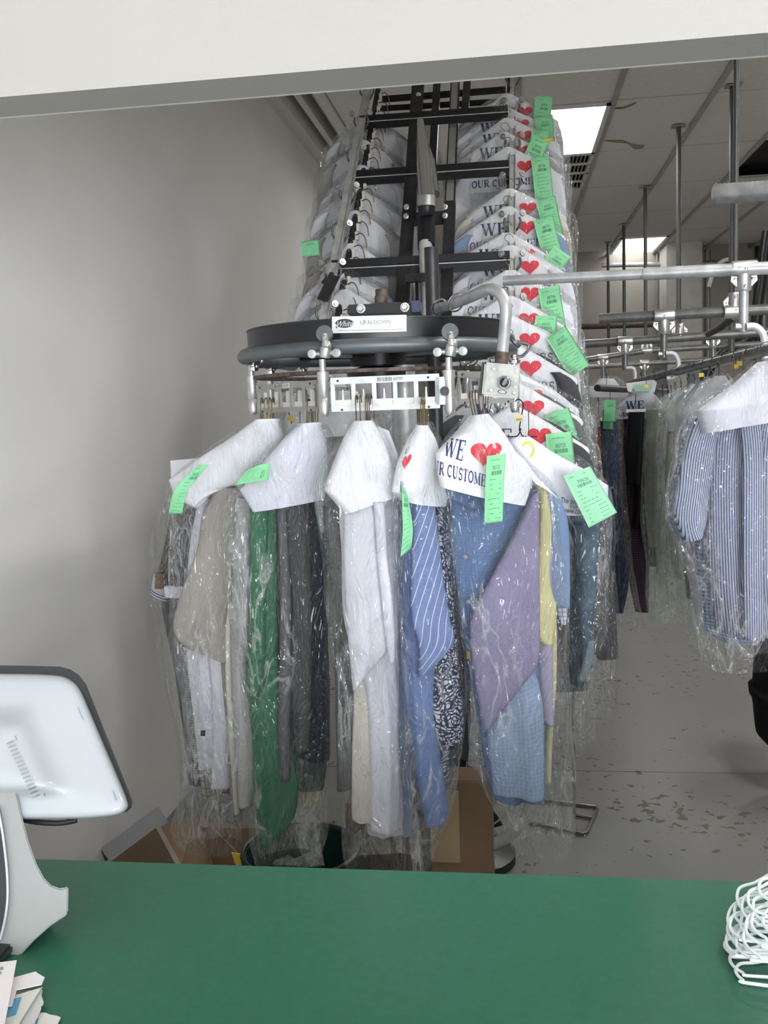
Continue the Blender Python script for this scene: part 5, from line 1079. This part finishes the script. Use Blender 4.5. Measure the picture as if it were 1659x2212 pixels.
a, b = bp(988, 2.06), bp(1106, 2.25); panel((a.x, a.y, 0), (b.x, b.y, 0), zA + .006, zB + .004, M_gpanel, 'hook_panel', first='0771', lbl=(.72, .9), bright=False)
c = P(961, 845, 2.04); MB().lathe(c + Vector((0, -.002, 0)), [(.0098, 0), (.0098, .003), (.006, .003), (.006, .007)], (0, -1, 0), 20).out('pivot_bolt', M_dark, CV)
# rear trolleys and panels seen under the tube
for px, Y, yt, yb in ((585, 2.62, 775, 800), (655, 2.74, 770, 795), (1075, 2.6, 760, 790), (1010, 2.72, 765, 795)):
    trolley(px, yt, yb, Y, CV, 1 if px > 800 else -1); spindle(px, yb + 4, 872, Y, CV, .010)
for a_, b_2 in (((600, 2.64), (660, 2.74)), ((672, 2.76), (760, 2.78)), ((1000, 2.74), (1070, 2.62))):
    a, b = bp(*a_), bp(*b_2); panel((a.x, a.y, 0), (b.x, b.y, 0), zA + .01, zB - .005, M_gpanel, 'hook_panel', n=3, first='0768', bright=False)
mb = MB()
for px0, px1, Y0, Y1 in ((556, 690, 2.5, 2.72), (600, 700, 2.62, 2.78)): mb.tube([P(px0, 790, Y0), P(px1, 778, Y1)], .008, 10)
mb.out('link_rod', M_tube, CV)
# sloping ladder: side rails, cross bars, centre bars, chrome pipe
def zcut(p): return p
LA, LB = P(699, 700, 3.26), P(799, 170, 4.38)
RA, RB = P(1106, 700, 3.26), P(1108, 150, 4.45)
def channel(a, b, w, mb, dep=.012):
    a, b = Vector(a), Vector(b); up = Vector((0, -1, .3))
    mb.beam(a, b, w, dep, up=up)
    d = (b - a).normalized(); x = d.cross(up).normalized()
    for s in (-1, 1): mb.beam(a + x * s * w * .45 + Vector((0, -.006, 0)), b + x * s * w * .45 + Vector((0, -.006, 0)), w * .12, dep * 1.5, up=up)
mb = MB(); channel(LA, LB, .032, mb); mb.out('side_rail', M_zinc, CV, False)
mb = MB(); mb.tube([LA + Vector((.035, .03, -.02)), LB + Vector((.035, .03, -.02))], .012, 12); mb.out('chain_tube', M_dark, CV)
mb = MB(); channel(RA, RB, .024, mb); mb.out('side_rail', M_zinc, CV, False)
mb = MB(); mb.tube([RA + Vector((-.016, .03, -.02)), RB + Vector((-.016, .03, -.02))], .010, 12); mb.out('chain_tube', M_dark, CV)
# level rails joining the ring to the slope
for sx, E_ in ((-1, LA), (1, RA)):
    MB().tube([(XC + sx * RT_, YC, ZT), (XC + sx * RT_, YC + .5, ZT + .002), (E_.x + sx * -.01, E_.y, E_.z - .02)], .0168, 14).out('level_rail', M_tube, CV)
def crossbar(x0, y0, x1, y1, h0, Yb):
    """angle profile: upper face, ledge, lower lip"""
    mb = MB(); a, b = P(x0, y0, Yb), P(x1, y1, Yb); d = (b - a).normalized(); H = h0 * Yb / FPX
    prof = [(0, 0), (0, -H * .40), (-.018, -H * .52), (-.018, -H), (-.012, -H), (-.012, -H * .50), (.006, -H * .36), (.006, 0)]
    A = [a + Vector((0, y, z)) for y, z in prof]; B = [b + Vector((0, y, z)) for y, z in prof]
    mb.prism(A, B); o = mb.out('cross_bar', M_black, CV, False, .0015)
    MB().beam(a + Vector((0, -.020, -H * .52)), b + Vector((0, -.020, -H * .52)), .004, .0035).out('edge_highlight', M_zinc if h0 > 20 else M_dark, o, False)  # thin pale strip stands in for the highlight along the bend
    bo = MB().lathe(a.lerp(b, .52) + Vector((0, -.001, -H * .2)), [(.006, 0), (.006, .003)], (0, -1, 0), 8); bo.out('bolt', M_dark, o)
crossbar(712, 562, 1101, 541, 40, 3.48); crossbar(749, 369, 1099, 345, 34, 3.88); crossbar(772, 250, 1097, 227, 31, 4.15)
crossbar(812, 208, 1092, 186, 16, 4.6); crossbar(822, 228, 1090, 212, 14, 4.75)
mb = MB(); mb.beam(P(700, 610, 3.42), P(716, 590, 3.44), .03, .01); 
c0, c1 = P(697, 648, 3.3), P(722, 596, 3.38); mb.beam(c0, c1, .04, .006, up=(0, -1, 0)); mb.out('rail_clamp', M_dark, CV, False)
# centre bars
def bar(p, q, w, name, m, dep=.03):
    mb = MB(); mb.beam(P(*p), P(*q), dep, w, up=(1, 0, 0)); o = mb.out(name, m, CV, False, .001)
    mb = MB(); a, b = P(*p), P(*q)
    for s in (-1, 1): mb.beam(a + Vector((s * w * .46, -.016, 0)), b + Vector((s * w * .46, -.016, 0)), .012, .005, up=(1, 0, 0))
    mb.out('bar_flange', M_dark, o, False); return o
b1 = bar((866, 690, 3.3), (884, 452, 3.72), .045, 'centre_bar', M_dark); bar((884, 470, 3.7), (904, 172, 4.4), .05, 'centre_bar', M_dark)
bar((963, 690, 3.3), (973, 440, 3.75), .04, 'centre_bar', M_dark); bar((971, 470, 3.75), (984, 172, 4.45), .038, 'centre_bar', M_gpanel)
bar((935, 350, 4.1), (945, 172, 4.6), .03, 'centre_bar', M_dark); bar((1003, 260, 4.3), (1010, 172, 4.6), .03, 'centre_bar', M_dark)
for x, y in ((878, 447), (877, 467), (961, 447), (961, 466), (904, 205), (903, 230)): bo = MB(); bo.lathe(P(x, y, 3.66 if y > 300 else 4.28), [(.011, 0), (.011, .004), (.006, .006), (.006, .014)], (0, -1, 0), 10).out('bolt', M_alu, CV)
mb = MB(); mb.box(P(932, 472, 3.72), (.16, .01, .05)); mb.out('tie_plate', M_dark, CV, False)
MB().tube([P(922, 440, 3.6), P(918, 380, 3.66), P(912, 300, 3.78), P(908, 262, 3.9)], [.033, .031, .022, .014], 20).out('chrome_cylinder', M_chrome, CV)
MB().tube([P(938, 420, 3.75), P(930, 350, 3.85), P(905, 270, 4.0)], [.022, .018, .012], 16).out('chrome_cylinder', M_chrome, CV)
MB().lathe(P(921, 446, 3.58), [(.022, -.035), (.030, -.02), (.033, 0), (.033, .004)], (0, 0, 1), 20).out('end_cap', M_black, CV)
MB().tube([P(921, 424, 3.57), P(921, 446, 3.57)], .0335, 20).out('collar', M_alu, CV)
MB().tube([P(921, 480, 3.6), P(921, 535, 3.5)], .032, 16).out('black_sleeve', M_black, CV)
MB().tube([P(919, 527, 3.5), P(925, 690, 3.3)], .025, 18).out('support_pipe', M_zinc, CV)
mb = MB(); mb.box(P(903, 600, 3.36), (.088, .03, .028)); mb.tube([P(903, 606, 3.36), P(906, 680, 3.3)], .01, 8); mb.lathe(P(903, 601, 3.34), [(.008, 0), (.008, .01)], (0, -1, 0), 8); mb.out('mount_bracket', M_black, CV, False)
# little trolleys along the slope
def mini(px, py, Y, mat_=M_tube):
    c = P(px, py, Y); b = MB()
    for s in (-1, 1):
        q = [c + Vector((s * .03, -.01, .03)), c + Vector((s * .034, -.008, .0)), c + Vector((s * .018, -.004, -.03)), c + Vector((0, 0, -.042))]; b.tube(catmull([tuple(v) for v in q], 8), .006, 8)
    o = b.out('trolley', M_dark, CV)
    for s in (-1, 1): MB().lathe(c + Vector((s * .033, -.014, .034)), [(.005, 0), (.015, 0), (.016, .004), (.015, .009), (.005, .009)], (s * .5, -.8, .2), 16).out('roller', M_alu, o)
for f in (.03, .17, .31, .46, .62, .78, .93):
    a = LA.lerp(LB, f); b = RA.lerp(RB, f + .02)
    for c in (a + Vector((.0, -.0, 0)), b):
        o_ = MB(); 
        for s in (-1, 1):
            q = [c + Vector((s * .026, -.012, .02)), c + Vector((s * .03, -.01, .0)), c + Vector((s * .018, -.006, -.022)), c + Vector((0, .02, -.032))]; o_.tube(catmull([tuple(v) for v in q], 8), .0045, 8)
        o = o_.out('trolley', M_tube, CV)
        for s in (-1, 1): rl = MB(); rl.lathe(c + Vector((s * .036, -.014, .032)), [(.005, 0), (.012, 0), (.013, .004), (.012, .008), (.006, .008), (.006, .012)], (s * .5, -.8, .2), 14).out('roller', M_alu, o)
for i in range(22):
    mb = MB(); c = LA.lerp(LB, .02 + i * .044) + Vector((.075, .0, -.045))
    q = [c + Vector((-.02, 0, .02)), c + Vector((.0, -.004, .024)), c + Vector((.015, -.006, .005)), c + Vector((.02, -.006, -.03))]; mb.tube(catmull([tuple(v) for v in q], 8), .0022, 6); mb.out('garment_hook', M_bronze, CV)
mb = MB()
for i in range(30):
    c = LA.lerp(LB, .01 + i * .032) + Vector((.055, .012, -.03)); mb.box(c, (.012, .02, .03))
mb.out('comb_row', M_wpl, CV, False)
mb = MB(); mb.beam(LB, LB + Vector((.35, .6, .35)), .05, .03); mb.beam(RB, RB + Vector((0, .6, .35)), .03, .03); mb.out('upper_rail', M_dark, CV, False)

# ------------------------------------------------------------------ control box on its bent pipe
cb = thing('control_box', P(1082, 820, 1.93), 'grey control box with black knob hanging from a bent pipe before the ring', 'control box')
MB().tube(catmull([tuple(P(x, y, Y)) for x, y, Y in ((940, 668, 2.25), (975, 658, 2.15), (1020, 640, 2.04), (1055, 625, 1.97), (1078, 632, 1.95), (1092, 660, 1.94), (1091, 700, 1.94), (1085, 765, 1.93))], 50), .0118, 16).out('bent_pipe', M_steel, cb)
MB().tube([P(1086, 760, 1.93), P(1082, 790, 1.93)], .0135, 16).out('pipe_nipple', M_rust, cb)
for x, y, Y in ((950, 664, 2.22), (985, 654, 2.13)):
    c = P(x, y, Y); MB().tube([c + Vector((.004 * math.cos(a), -.019 * math.cos(a) * .4 + .0, .0) ) + Vector((.016 * math.sin(a), 0, .018 * math.cos(a))) for a in [2 * PI * i / 24 for i in range(24)]], .002, 8, closed=True).out('split_ring', M_chrome, cb)
fq = [P(1047, 782, 1.91), P(1123, 789, 1.90), P(1119, 861, 1.90), P(1040, 855, 1.91)]
bk = [v + Vector((0, .05, 0)) for v in fq]
MB().prism(fq[::-1], bk[::-1]).out('box', mat('cast_grey_box', (.55, .56, .53), .4, .3, var=.15, vscale=40), cb, True, .004)
lf = [P(1041, 782, 1.925), P(1046, 782, 1.925), P(1040, 856, 1.925), P(1033, 852, 1.925)]; MB().prism(lf[::-1], [v + Vector((0, .04, 0)) for v in lf][::-1]).out('rubber_edge', M_black, cb, False)
c = P(1090, 826, 1.898)
MB().lathe(c, [(.0135, 0), (.0135, .003), (.011, .006), (.010, .006)], (0, -1, 0), 28).out('knob_collar', M_chrome, cb)
kn = MB().lathe(c + Vector((0, -.005, 0)), [(.0098, 0), (.0090, .009), (.006, .011)], (0, -1, 0), 20); kno = kn.out('knob', M_black, cb)
MB().beam(c + Vector((-.003, -.018, -.006)), c + Vector((.004, -.018, .007)), .006, .006, up=(0, 1, 0)).out('knob_grip', M_chrome, kno, False)
for x, y in ((1066, 797), (1116, 803), (1060, 843), (1110, 849)): MB().lathe(P(x, y, 1.898), [(.0035, 0), (.0035, .0015), (.002, .002)], (0, -1, 0), 10).out('screw', M_steel, cb)
for x, y in ((1114, 822), (1113, 836)): MB().lathe(P(x, y, 1.899), [(.003, 0), (.003, .001)], (0, -1, 0), 10).out('indicator', M_gpanel, cb)
bxo = bvh_of([o for o in cb.children if o.name.startswith('box')])
stamp('oval_badge', ell(.5, .5, .5, .5, 0, 20), [(1075, 850), (1095, 852), (1095, 843), (1075, 841)], bxo, M_steel, cb); stamp('badge_ring', ell(.5, .5, .5, .5, .8, 20), [(1075, 850), (1095, 852), (1095, 843), (1075, 841)], bxo, M_ink, cb, lift=.0018)

# ------------------------------------------------------------------ boxes and things on the floor
def carton(name, q, y0, y1, m, label, z0=0.0):
    t = thing(name, q[0], label, 'box'); return t
t = thing('cardboard_box', PZ(420, 1950, 0), 'open brown cardboard box with raised white-faced flap below the hanging clothes at left', 'box')
q = [P(345, 1760, 2.75), P(520, 1850, 2.55), P(600, 2050, 2.6), P(380, 2050, 2.75)]
def boxface(pts, th, m, nm, dv=Vector((0, .004, 0))):
    p = [P(*a) for a in pts]; MB().prism(p[::-1], [v + dv for v in p][::-1]).out(nm, m, t, False)
boxface([(335, 1790, 2.66), (385, 1860, 2.6), (400, 2080, 2.62), (215, 2080, 2.8), (238, 1862, 2.78)], 0, M_card, 'side_panel')
boxface([(338, 1790, 2.64), (425, 1755, 2.85), (520, 1850, 2.74), (535, 2080, 2.70), (400, 2080, 2.58), (390, 1868, 2.58)], 0, mat('mid_brown_cardboard', (.27, .175, .105), .85), 'front_panel')  # front panel in a slightly lighter brown than the side panel
boxface([(342, 1742, 2.84), (362, 1776, 2.80), (240, 1862, 2.80), (228, 1852, 2.84), (218, 1832, 2.88)], 0, M_cardw, 'flap')
boxface([(333, 1782, 2.645), (341, 1778, 2.645), (390, 1868, 2.575), (382, 1872, 2.575)], 0, mat('box_edge', (.38, .34, .30), .8), 'flap_edge')
boxface([(215, 1828, 2.9), (220, 1828, 2.9), (234, 1856, 2.82), (228, 1862, 2.82)], 0, M_black, 'corner_edge')
boxface([(345, 1790, 2.72), (430, 1762, 2.95), (550, 1790, 3.0), (560, 1900, 2.95), (400, 1880, 2.85)], 0, M_card, 'inner_flap')
boxface([(500, 1842, 2.70), (523, 1846, 2.70), (532, 1872, 2.70), (510, 1872, 2.70)], 0, M_yellow, 'yellow_label')
t = thing('cardboard_box', PZ(980, 1950, 0), 'brown cardboard carton behind the middle clothes, low beneath the lavender shirt', 'box')
p0 = P(880, 1700, 2.58); p1 = P(1062, 1690, 2.58)
MB().box(((p0.x + p1.x) / 2, 2.78 - .14, p1.z / 2), (p1.x - p0.x, .11, p1.z)).out('carton', M_card, t, False, .004)
MB().box(((p0.x + p1.x) / 2 - .02, 2.584, p1.z * .75), (.09, .003, p1.z * .4)).out('packing_tape', mat('brown_tape', (.42, .32, .2), .4), t, False)
t = thing('cardboard_box', PZ(790, 1950, 0), 'shadowed brown carton behind the cream shirt tail', 'box')
p0 = P(745, 1745, 2.95); p1 = P(868, 1740, 2.95)
MB().box(((p0.x + p1.x) / 2, 3.12, p1.z / 2), (p1.x - p0.x, .34, p1.z)).out('carton', mat('dark_cardboard', (.20, .135, .085), .85), t, False, .004)
MB().box(((p0.x + p1.x) / 2, 2.949, p1.z - .03), (p1.x - p0.x - .01, .003, .05)).out('lid_edge', M_card, t, False)
t = thing('waste_bin', PZ(640, 1990, 0), 'dark green plastic bin under the green shirt', 'bin')
pb = P(650, 1835, 2.75); MB().lathe((pb.x, 2.75, 0), [(.14, 0), (.17, pb.z - .03), (.185, pb.z - .03), (.185, pb.z), (.17, pb.z), (.135, .02)], (0, 0, 1), 28).out('bin_shell', mat('dark_green_plastic', (.01, .035, .028), .35), t)
MB().tube([(pb.x + .18 * math.cos(a), 2.75 + .18 * math.sin(a), pb.z) for a in [2 * PI * i / 36 for i in range(36)]], .008, 8, closed=True).out('rim', M_black, t)
# round floor fan hoop behind the clothes
fc = P(1010, 1690, 3.15); t = thing('floor_fan', (fc.x, 3.15, 0), 'round grey hoop-shaped floor fan half hidden behind the light blue shirt tail', 'fan')
Rf = .225
MB().tube([(fc.x + Rf * math.cos(a), 3.15 + .03 * math.sin(a), fc.z + Rf * math.sin(a)) for a in [2 * PI * i / 48 for i in range(48)]], .022, 10, closed=True).out('hoop', mat('pale_grey_plastic', (.36, .36, .34), .5), t)
mb = MB()
for rr_ in (.06, .11, .16): mb.tube([(fc.x + rr_ * math.cos(a), 3.12, fc.z + rr_ * math.sin(a)) for a in [2 * PI * i / 32 for i in range(32)]], .003, 6, closed=True)
for k_ in range(12):
    a = k_ * PI / 6; mb.tube([(fc.x, 3.12, fc.z), (fc.x + Rf * math.cos(a), 3.13, fc.z + Rf * math.sin(a))], .002, 5)
mb.out('grille', M_gpanel, t)
mb = MB()
for k_ in range(4):
    a = k_ * PI / 2 + .4; c_ = Vector((fc.x, 3.16, fc.z)); e1 = Vector((math.cos(a), 0, math.sin(a))); e2 = Vector((-math.sin(a), 0, math.cos(a)))
    mb.prism([c_ + e1 * .03 - e2 * .02, c_ + e1 * .18 - e2 * .05, c_ + e1 * .19 + e2 * .05, c_ + e1 * .03 + e2 * .02], [v + Vector((0, .006, 0)) for v in (c_ + e1 * .03 - e2 * .02, c_ + e1 * .18 - e2 * .05, c_ + e1 * .19 + e2 * .05, c_ + e1 * .03 + e2 * .02)])
mb.lathe((fc.x, 3.2, fc.z), [(.04, 0), (.04, .1)], (0, -1, 0)); mb.out('blades', M_dark, t, False)
mb = MB(); zz = fc.z - Rf; mb.lathe((fc.x, 3.2, 0), [(.16, 0), (.16, .03), (.03, .05), (.03, max(.06, zz + .02))])

mb.out('stand', M_black, t)
# chrome wire garment stand on the floor
M_wire = mat('dull_chrome_wire', (.32, .31, .30), .25, .9)
t = thing('wire_stand', PZ(1240, 1780, 0), 'low chrome wire stand with upright rod on the floor, right of the hanging clothes', 'stand')
def fl(x, y, z=.008): return PZ(x, y, z)
MB().tube([fl(1140, 1775), fl(1262, 1802), fl(1268, 1798), fl(1290, 1748), fl(1288, 1743), fl(1240, 1737), fl(1125, 1722)], .0062, 10).out('base_loop', M_wire, t)
up = fl(1240, 1779)
MB().tube([fl(1282, 1768), fl(1246, 1761), fl(1241, 1757), fl(1241, 1757) + Vector((0, 0, .05)), fl(1241, 1757) + Vector((0, 0, 1.05))], .0058, 10).out('upright_rod', M_wire, t)

# ------------------------------------------------------------------ counter and what stands on it
t = tag(MB().box((1.0, .8315, .93), (4.74, .861, .04)).out('counter_top', M_counter, None, False, .003), 'long dark green laminate service counter top across the foreground', 'counter')
o = MB().box((1.0, .84, .455), (4.7, .78, .91)).out('cabinet_body', M_wall, t, False); 
ZC = .95
# POS terminal
pt = thing('pos_terminal', PZ(60, 2060, ZC), 'white touch-screen till seen from behind, on the counter at the left', 'till')
YT = lambda y: 1.22 - (y - 1440) / 330 * .13
def PP(x, y, dy=0): return P(x, y, YT(y) + dy)
bez = [(-420, 1430), (-100, 1436), (60, 1438), (130, 1440), (152, 1446), (170, 1458), (186, 1478), (285, 1726), (287, 1740), (278, 1752), (240, 1764), (100, 1770), (-420, 1772)]
MB().prism([PP(x, y, .0) for x, y in bez][::-1], [PP(x, y, .016) for x, y in bez][::-1]).out('screen_bezel', M_bezel, pt, False, .002)
shell = [(-400, 1452), (-100, 1454), (40, 1455), (120, 1457), (146, 1463), (166, 1478), (178, 1496), (230, 1622), (278, 1730), (278, 1745), (266, 1758), (240, 1766), (150, 1771), (60, 1770), (-400, 1772)]
cxs, cys = -60, 1625
V = []; rings = ((1.0, .0, 0), (1.0, .014, 0), (.985, .024, 0), (.95, .031, 0), (.80, .036, 0), (.62, .04, 6), (.50, .056, 12), (.42, .068, 14), (.2, .074, 14), (.02, .075, 14))
for s, dz, dyy in rings:
    for x, y in shell: V.append(PP(cxs + (x - cxs) * s, cys + (y - cys) * s + dyy, -dz))
n = len(shell); F = [(i * n + k_, i * n + (k_ + 1) % n, (i + 1) * n + (k_ + 1) % n, (i + 1) * n + k_) for i in range(len(rings) - 1) for k_ in range(n)]
so = mesh('back_shell', V, F, M_pos, pt); md = so.modifiers.new('s', 'SUBSURF'); md.levels = md.render_levels = 2
trs = bvh_of([so]); sl = []
mg = mat('slot_grey', (.28, .31, .34), .6)
for i in range(15):
    y = 1606 + i * 8.3; x = 14 + i * 3.9; sl.append([(x / 100, y / 1000), ((x + 17) / 100, (y - 6) / 1000), ((x + 18) / 100, (y - 4) / 1000), ((x + 1) / 100, (y + 2) / 1000)])
stamp('vent_slots', sl, [(0, 0), (100, 0), (100, 1000), (0, 1000)], trs, mg, so, lift=.0025)
stamp('screw_notch', [[(.31, 1.590), (.36, 1.600), (.37, 1.597), (.34, 1.589)], [(.94, 1.717), (.99, 1.722), (.99, 1.718), (.95, 1.713)], [(1.69, 1.528), (1.81, 1.554), (1.80, 1.556), (1.68, 1.530)], [(2.44, 1.706), (2.53, 1.728), (2.50, 1.729), (2.43, 1.708)]], [(0, 0), (100, 0), (100, 1000), (0, 1000)], trs, mg, so, lift=.0025)
MB().tube(catmull([tuple(PP(x, y, -.01)) for x, y in ((40, 1768), (80, 1776), (130, 1778), (165, 1772))], 12), .0035, 8).out('cable', M_black, pt)
arm = [(-60, 1640), (-20, 1645), (5, 1658), (24, 1678), (36, 1712), (48, 1765), (61, 1815), (79, 1866), (95, 1896), (110, 1912), (129, 1919), (141, 1917), (148, 1914), (147, 1971), (142, 1978), (110, 1999), (73, 2032), (48, 2060), (35, 2078), (15, 2110), (-60, 2140)]
def PA(x, y, dy): return P(x, y, 1.09 - (y - 1640) / 500 * .06 + dy)
MB().prism([PA(x, y, -.02) for x, y in arm][::-1], [PA(x, y, .035) for x, y in arm][::-1]).out('stand_arm', M_posarm, pt, False, .002)
blk = [(-60, 1740), (-5, 1745), (6, 1800), (13, 1870), (14, 1945), (8, 1990), (-4, 2035), (-60, 2080)]
MB().prism([PA(x, y, -.0255) for x, y in blk][::-1], [PA(x, y, -.018) for x, y in blk][::-1]).out('stand_inset', M_bezel, pt, False)
rim = [(-5, 1742), (4, 1790), (12, 1850), (16, 1900), (16, 1945), (10, 1990), (0, 2030)]
MB().tube(catmull([tuple(PA(x, y, -.026)) for x, y in rim], 24), .0016, 8).out('inset_rim', M_pos, pt)
MB().beam(P(-40, 1690, 1.10), P(-40, 1640, 1.15), .12, .08).out('hinge', M_posarm, pt, False, .006)
mb = MB(); pf = PZ(20, 2050, ZC); mb.box((pf.x - .10, pf.y + .03, ZC + .006), (.22, .16, .012)); mb.out('base_foot', M_bezel, pt, False, .003)
# papers, lower left
M_pp = mat('pinkish_white_paper', (.80, .75, .76), .8, var=.01); M_pc = mat('cream_paper', (.68, .68, .62), .8, var=.01); M_pb = mat('sky_blue_print', (.12, .33, .52), .7, var=.01)
def flat(name, pts, z, m, label, extra=()):
    p = [PZ(x, y, z) for x, y in pts]; o = MB().prism([v for v in p], [v - Vector((0, 0, .0009)) for v in p]).out(name, m, None, False); tag(o, label, 'paper', 'papers in the lower left corner')
    for i, (nm, q, mm) in enumerate(extra):
        v = [PZ(x, y, z + .0006) for x, y in q]; mesh(nm, v, [tuple(range(len(v)))], mm, o, False)
    return o
def jag(a, b, n, amp, sd):
    r = random.Random(sd); return [(a[0] + (b[0] - a[0]) * i / n + r.uniform(-amp, amp), a[1] + (b[1] - a[1]) * i / n + r.uniform(-amp, amp)) for i in range(n + 1)]
flat('paper_slip', [(-60, 2300), (100, 2300), (110, 2240)] + jag((132, 2197), (92, 2187), 5, 1.2, 1) + [(60, 2190), (20, 2300)], .953, M_pc, 'cream slip lowest in the torn paper pile, its corner farthest right', (('blue_patch', [(62, 2198), (84, 2200), (70, 2240), (48, 2240)], M_pb),))
flat('paper_slip', [(-40, 2300), (30, 2300), (60, 2240)] + jag((88, 2178), (94, 2165), 3, 1.2, 2) + jag((90, 2150), (92, 2136), 3, 1.5, 3) + [(40, 2140), (-40, 2200)], .9575, mat('grey_slip', (.60, .60, .57), .8), 'grey-white torn slip in the middle of the paper pile')
flat('paper_slip', [(-40, 2300), (12, 2300), (30, 2230), (50, 2195), (88, 2135)] + jag((92, 2133), (30, 2150), 4, .8, 4) + [(-40, 2180)], .962, M_pc, 'cream slip with a blue printed patch left in the paper pile', (('blue_patch', [(20, 2160), (47, 2153), (34, 2192), (13, 2198)], M_pb),))
flat('paper_slip', [(-40, 2180), (26, 2172), (36, 2138), (90, 2126)] + jag((96, 2110), (76, 2098), 4, 1.5, 5) + [(27, 2112), (-40, 2130)], .966, M_pp, 'uppermost torn white slip pointing at the till stand')
flat('paper_sheet', [(-80, 2400), (-10, 2400), (10, 2212), (22, 2150), (36, 2074), (-80, 2088)], .975, M_pp, 'large pinkish sheet at the extreme lower left over the slips', (('grey_print', [(-10, 2090), (7, 2088), (7, 2094), (-10, 2096)], mg), ('grey_print', [(-10, 2100), (3, 2098), (3, 2104), (-10, 2106)], mg)))
# pile of white hangers, lower right
ends = [(1566, 2046, 0, 40), (1572, 2010, 6, 70), (1574, 2040, 4, 60), (1578, 2078, 0, 52), (1588, 2000, 10, 62), (1596, 1975, 14, 60), (1604, 1990, 16, 58), (1606, 2052, 12, 70), (1620, 1978, 20, 50), (1624, 2020, 16, 60), (1634, 1998, 18, 52), (1642, 1950, 24, 46), (1589, 2098, 0, 40), (1648, 2015, 18, 50), (1570, 2062, 1, 44), (1577, 2025, 8, 50), (1592, 2066, 5, 54), (1612, 2034, 14, 60), (1583, 2052, 2, 48), (1601, 2022, 10, 66)]
DIRS = ['pointing farthest left', 'second from the left tip', 'just inside the left tip', 'low front-left', 'upper left shoulder', 'upper edge', 'behind the upper edge', 'front middle', 'upper middle', 'centre', 'right of centre', 'topmost', 'fallen lowest on the counter', 'rightmost visible', 'second from the bottom at the left tip', 'short loop behind the left tip', 'low front, third from the bottom', 'buried in the centre', 'bottom layer at the left', 'middle layer left of centre']
for i, (x, y, hgt, dy) in enumerate(ends):
    z = ZC + .003 + hgt * .0022
    L0 = PZ(x, y, z); r = dy * .00052; ang = random.uniform(-.10, .16) + (.12 if y < 2000 else -.08)
    loc = [(r, r), (r * .3, r * .75), (0, 0), (r * .3, -r * .75), (r, -r), (.2, -r * 1.1), (.40, -r), (.43, 0), (.40, r), (.27, r + .07), (.235, r + .085), (.21, r + .085), (.17, r + .07)]
    tl = random.uniform(-.15, .15)
    ca, sa = math.cos(ang), math.sin(ang); pts = [L0 + Vector((a * ca - b * sa, a * sa + b * ca, max(.0, (.012 + .3 * max(0, b) * (1 if hgt else 0)) * (hgt > 0)))) for a, b in loc]
    t = thing('wire_hanger', L0, f'white wire hanger in the lower right pile, {DIRS[i]}', 'hanger', 'white hangers piled on the counter')
    MB().tube(catmull([tuple(p) for p in pts + [pts[0]]], 70), .0019, 7).out('hanger_frame', M_hang, t)
    hp = pts[10]; e1 = Vector((-sa, ca, 0)); e0 = Vector((ca, sa, 0))
    MB().tube(catmull([tuple(v) for v in (hp, hp + e1 * .03, hp + e1 * .05 + e0 * .015, hp + e1 * .07, hp + e1 * .055 - e0 * .018)], 16), .0017, 6).out('hook', M_hang, t)
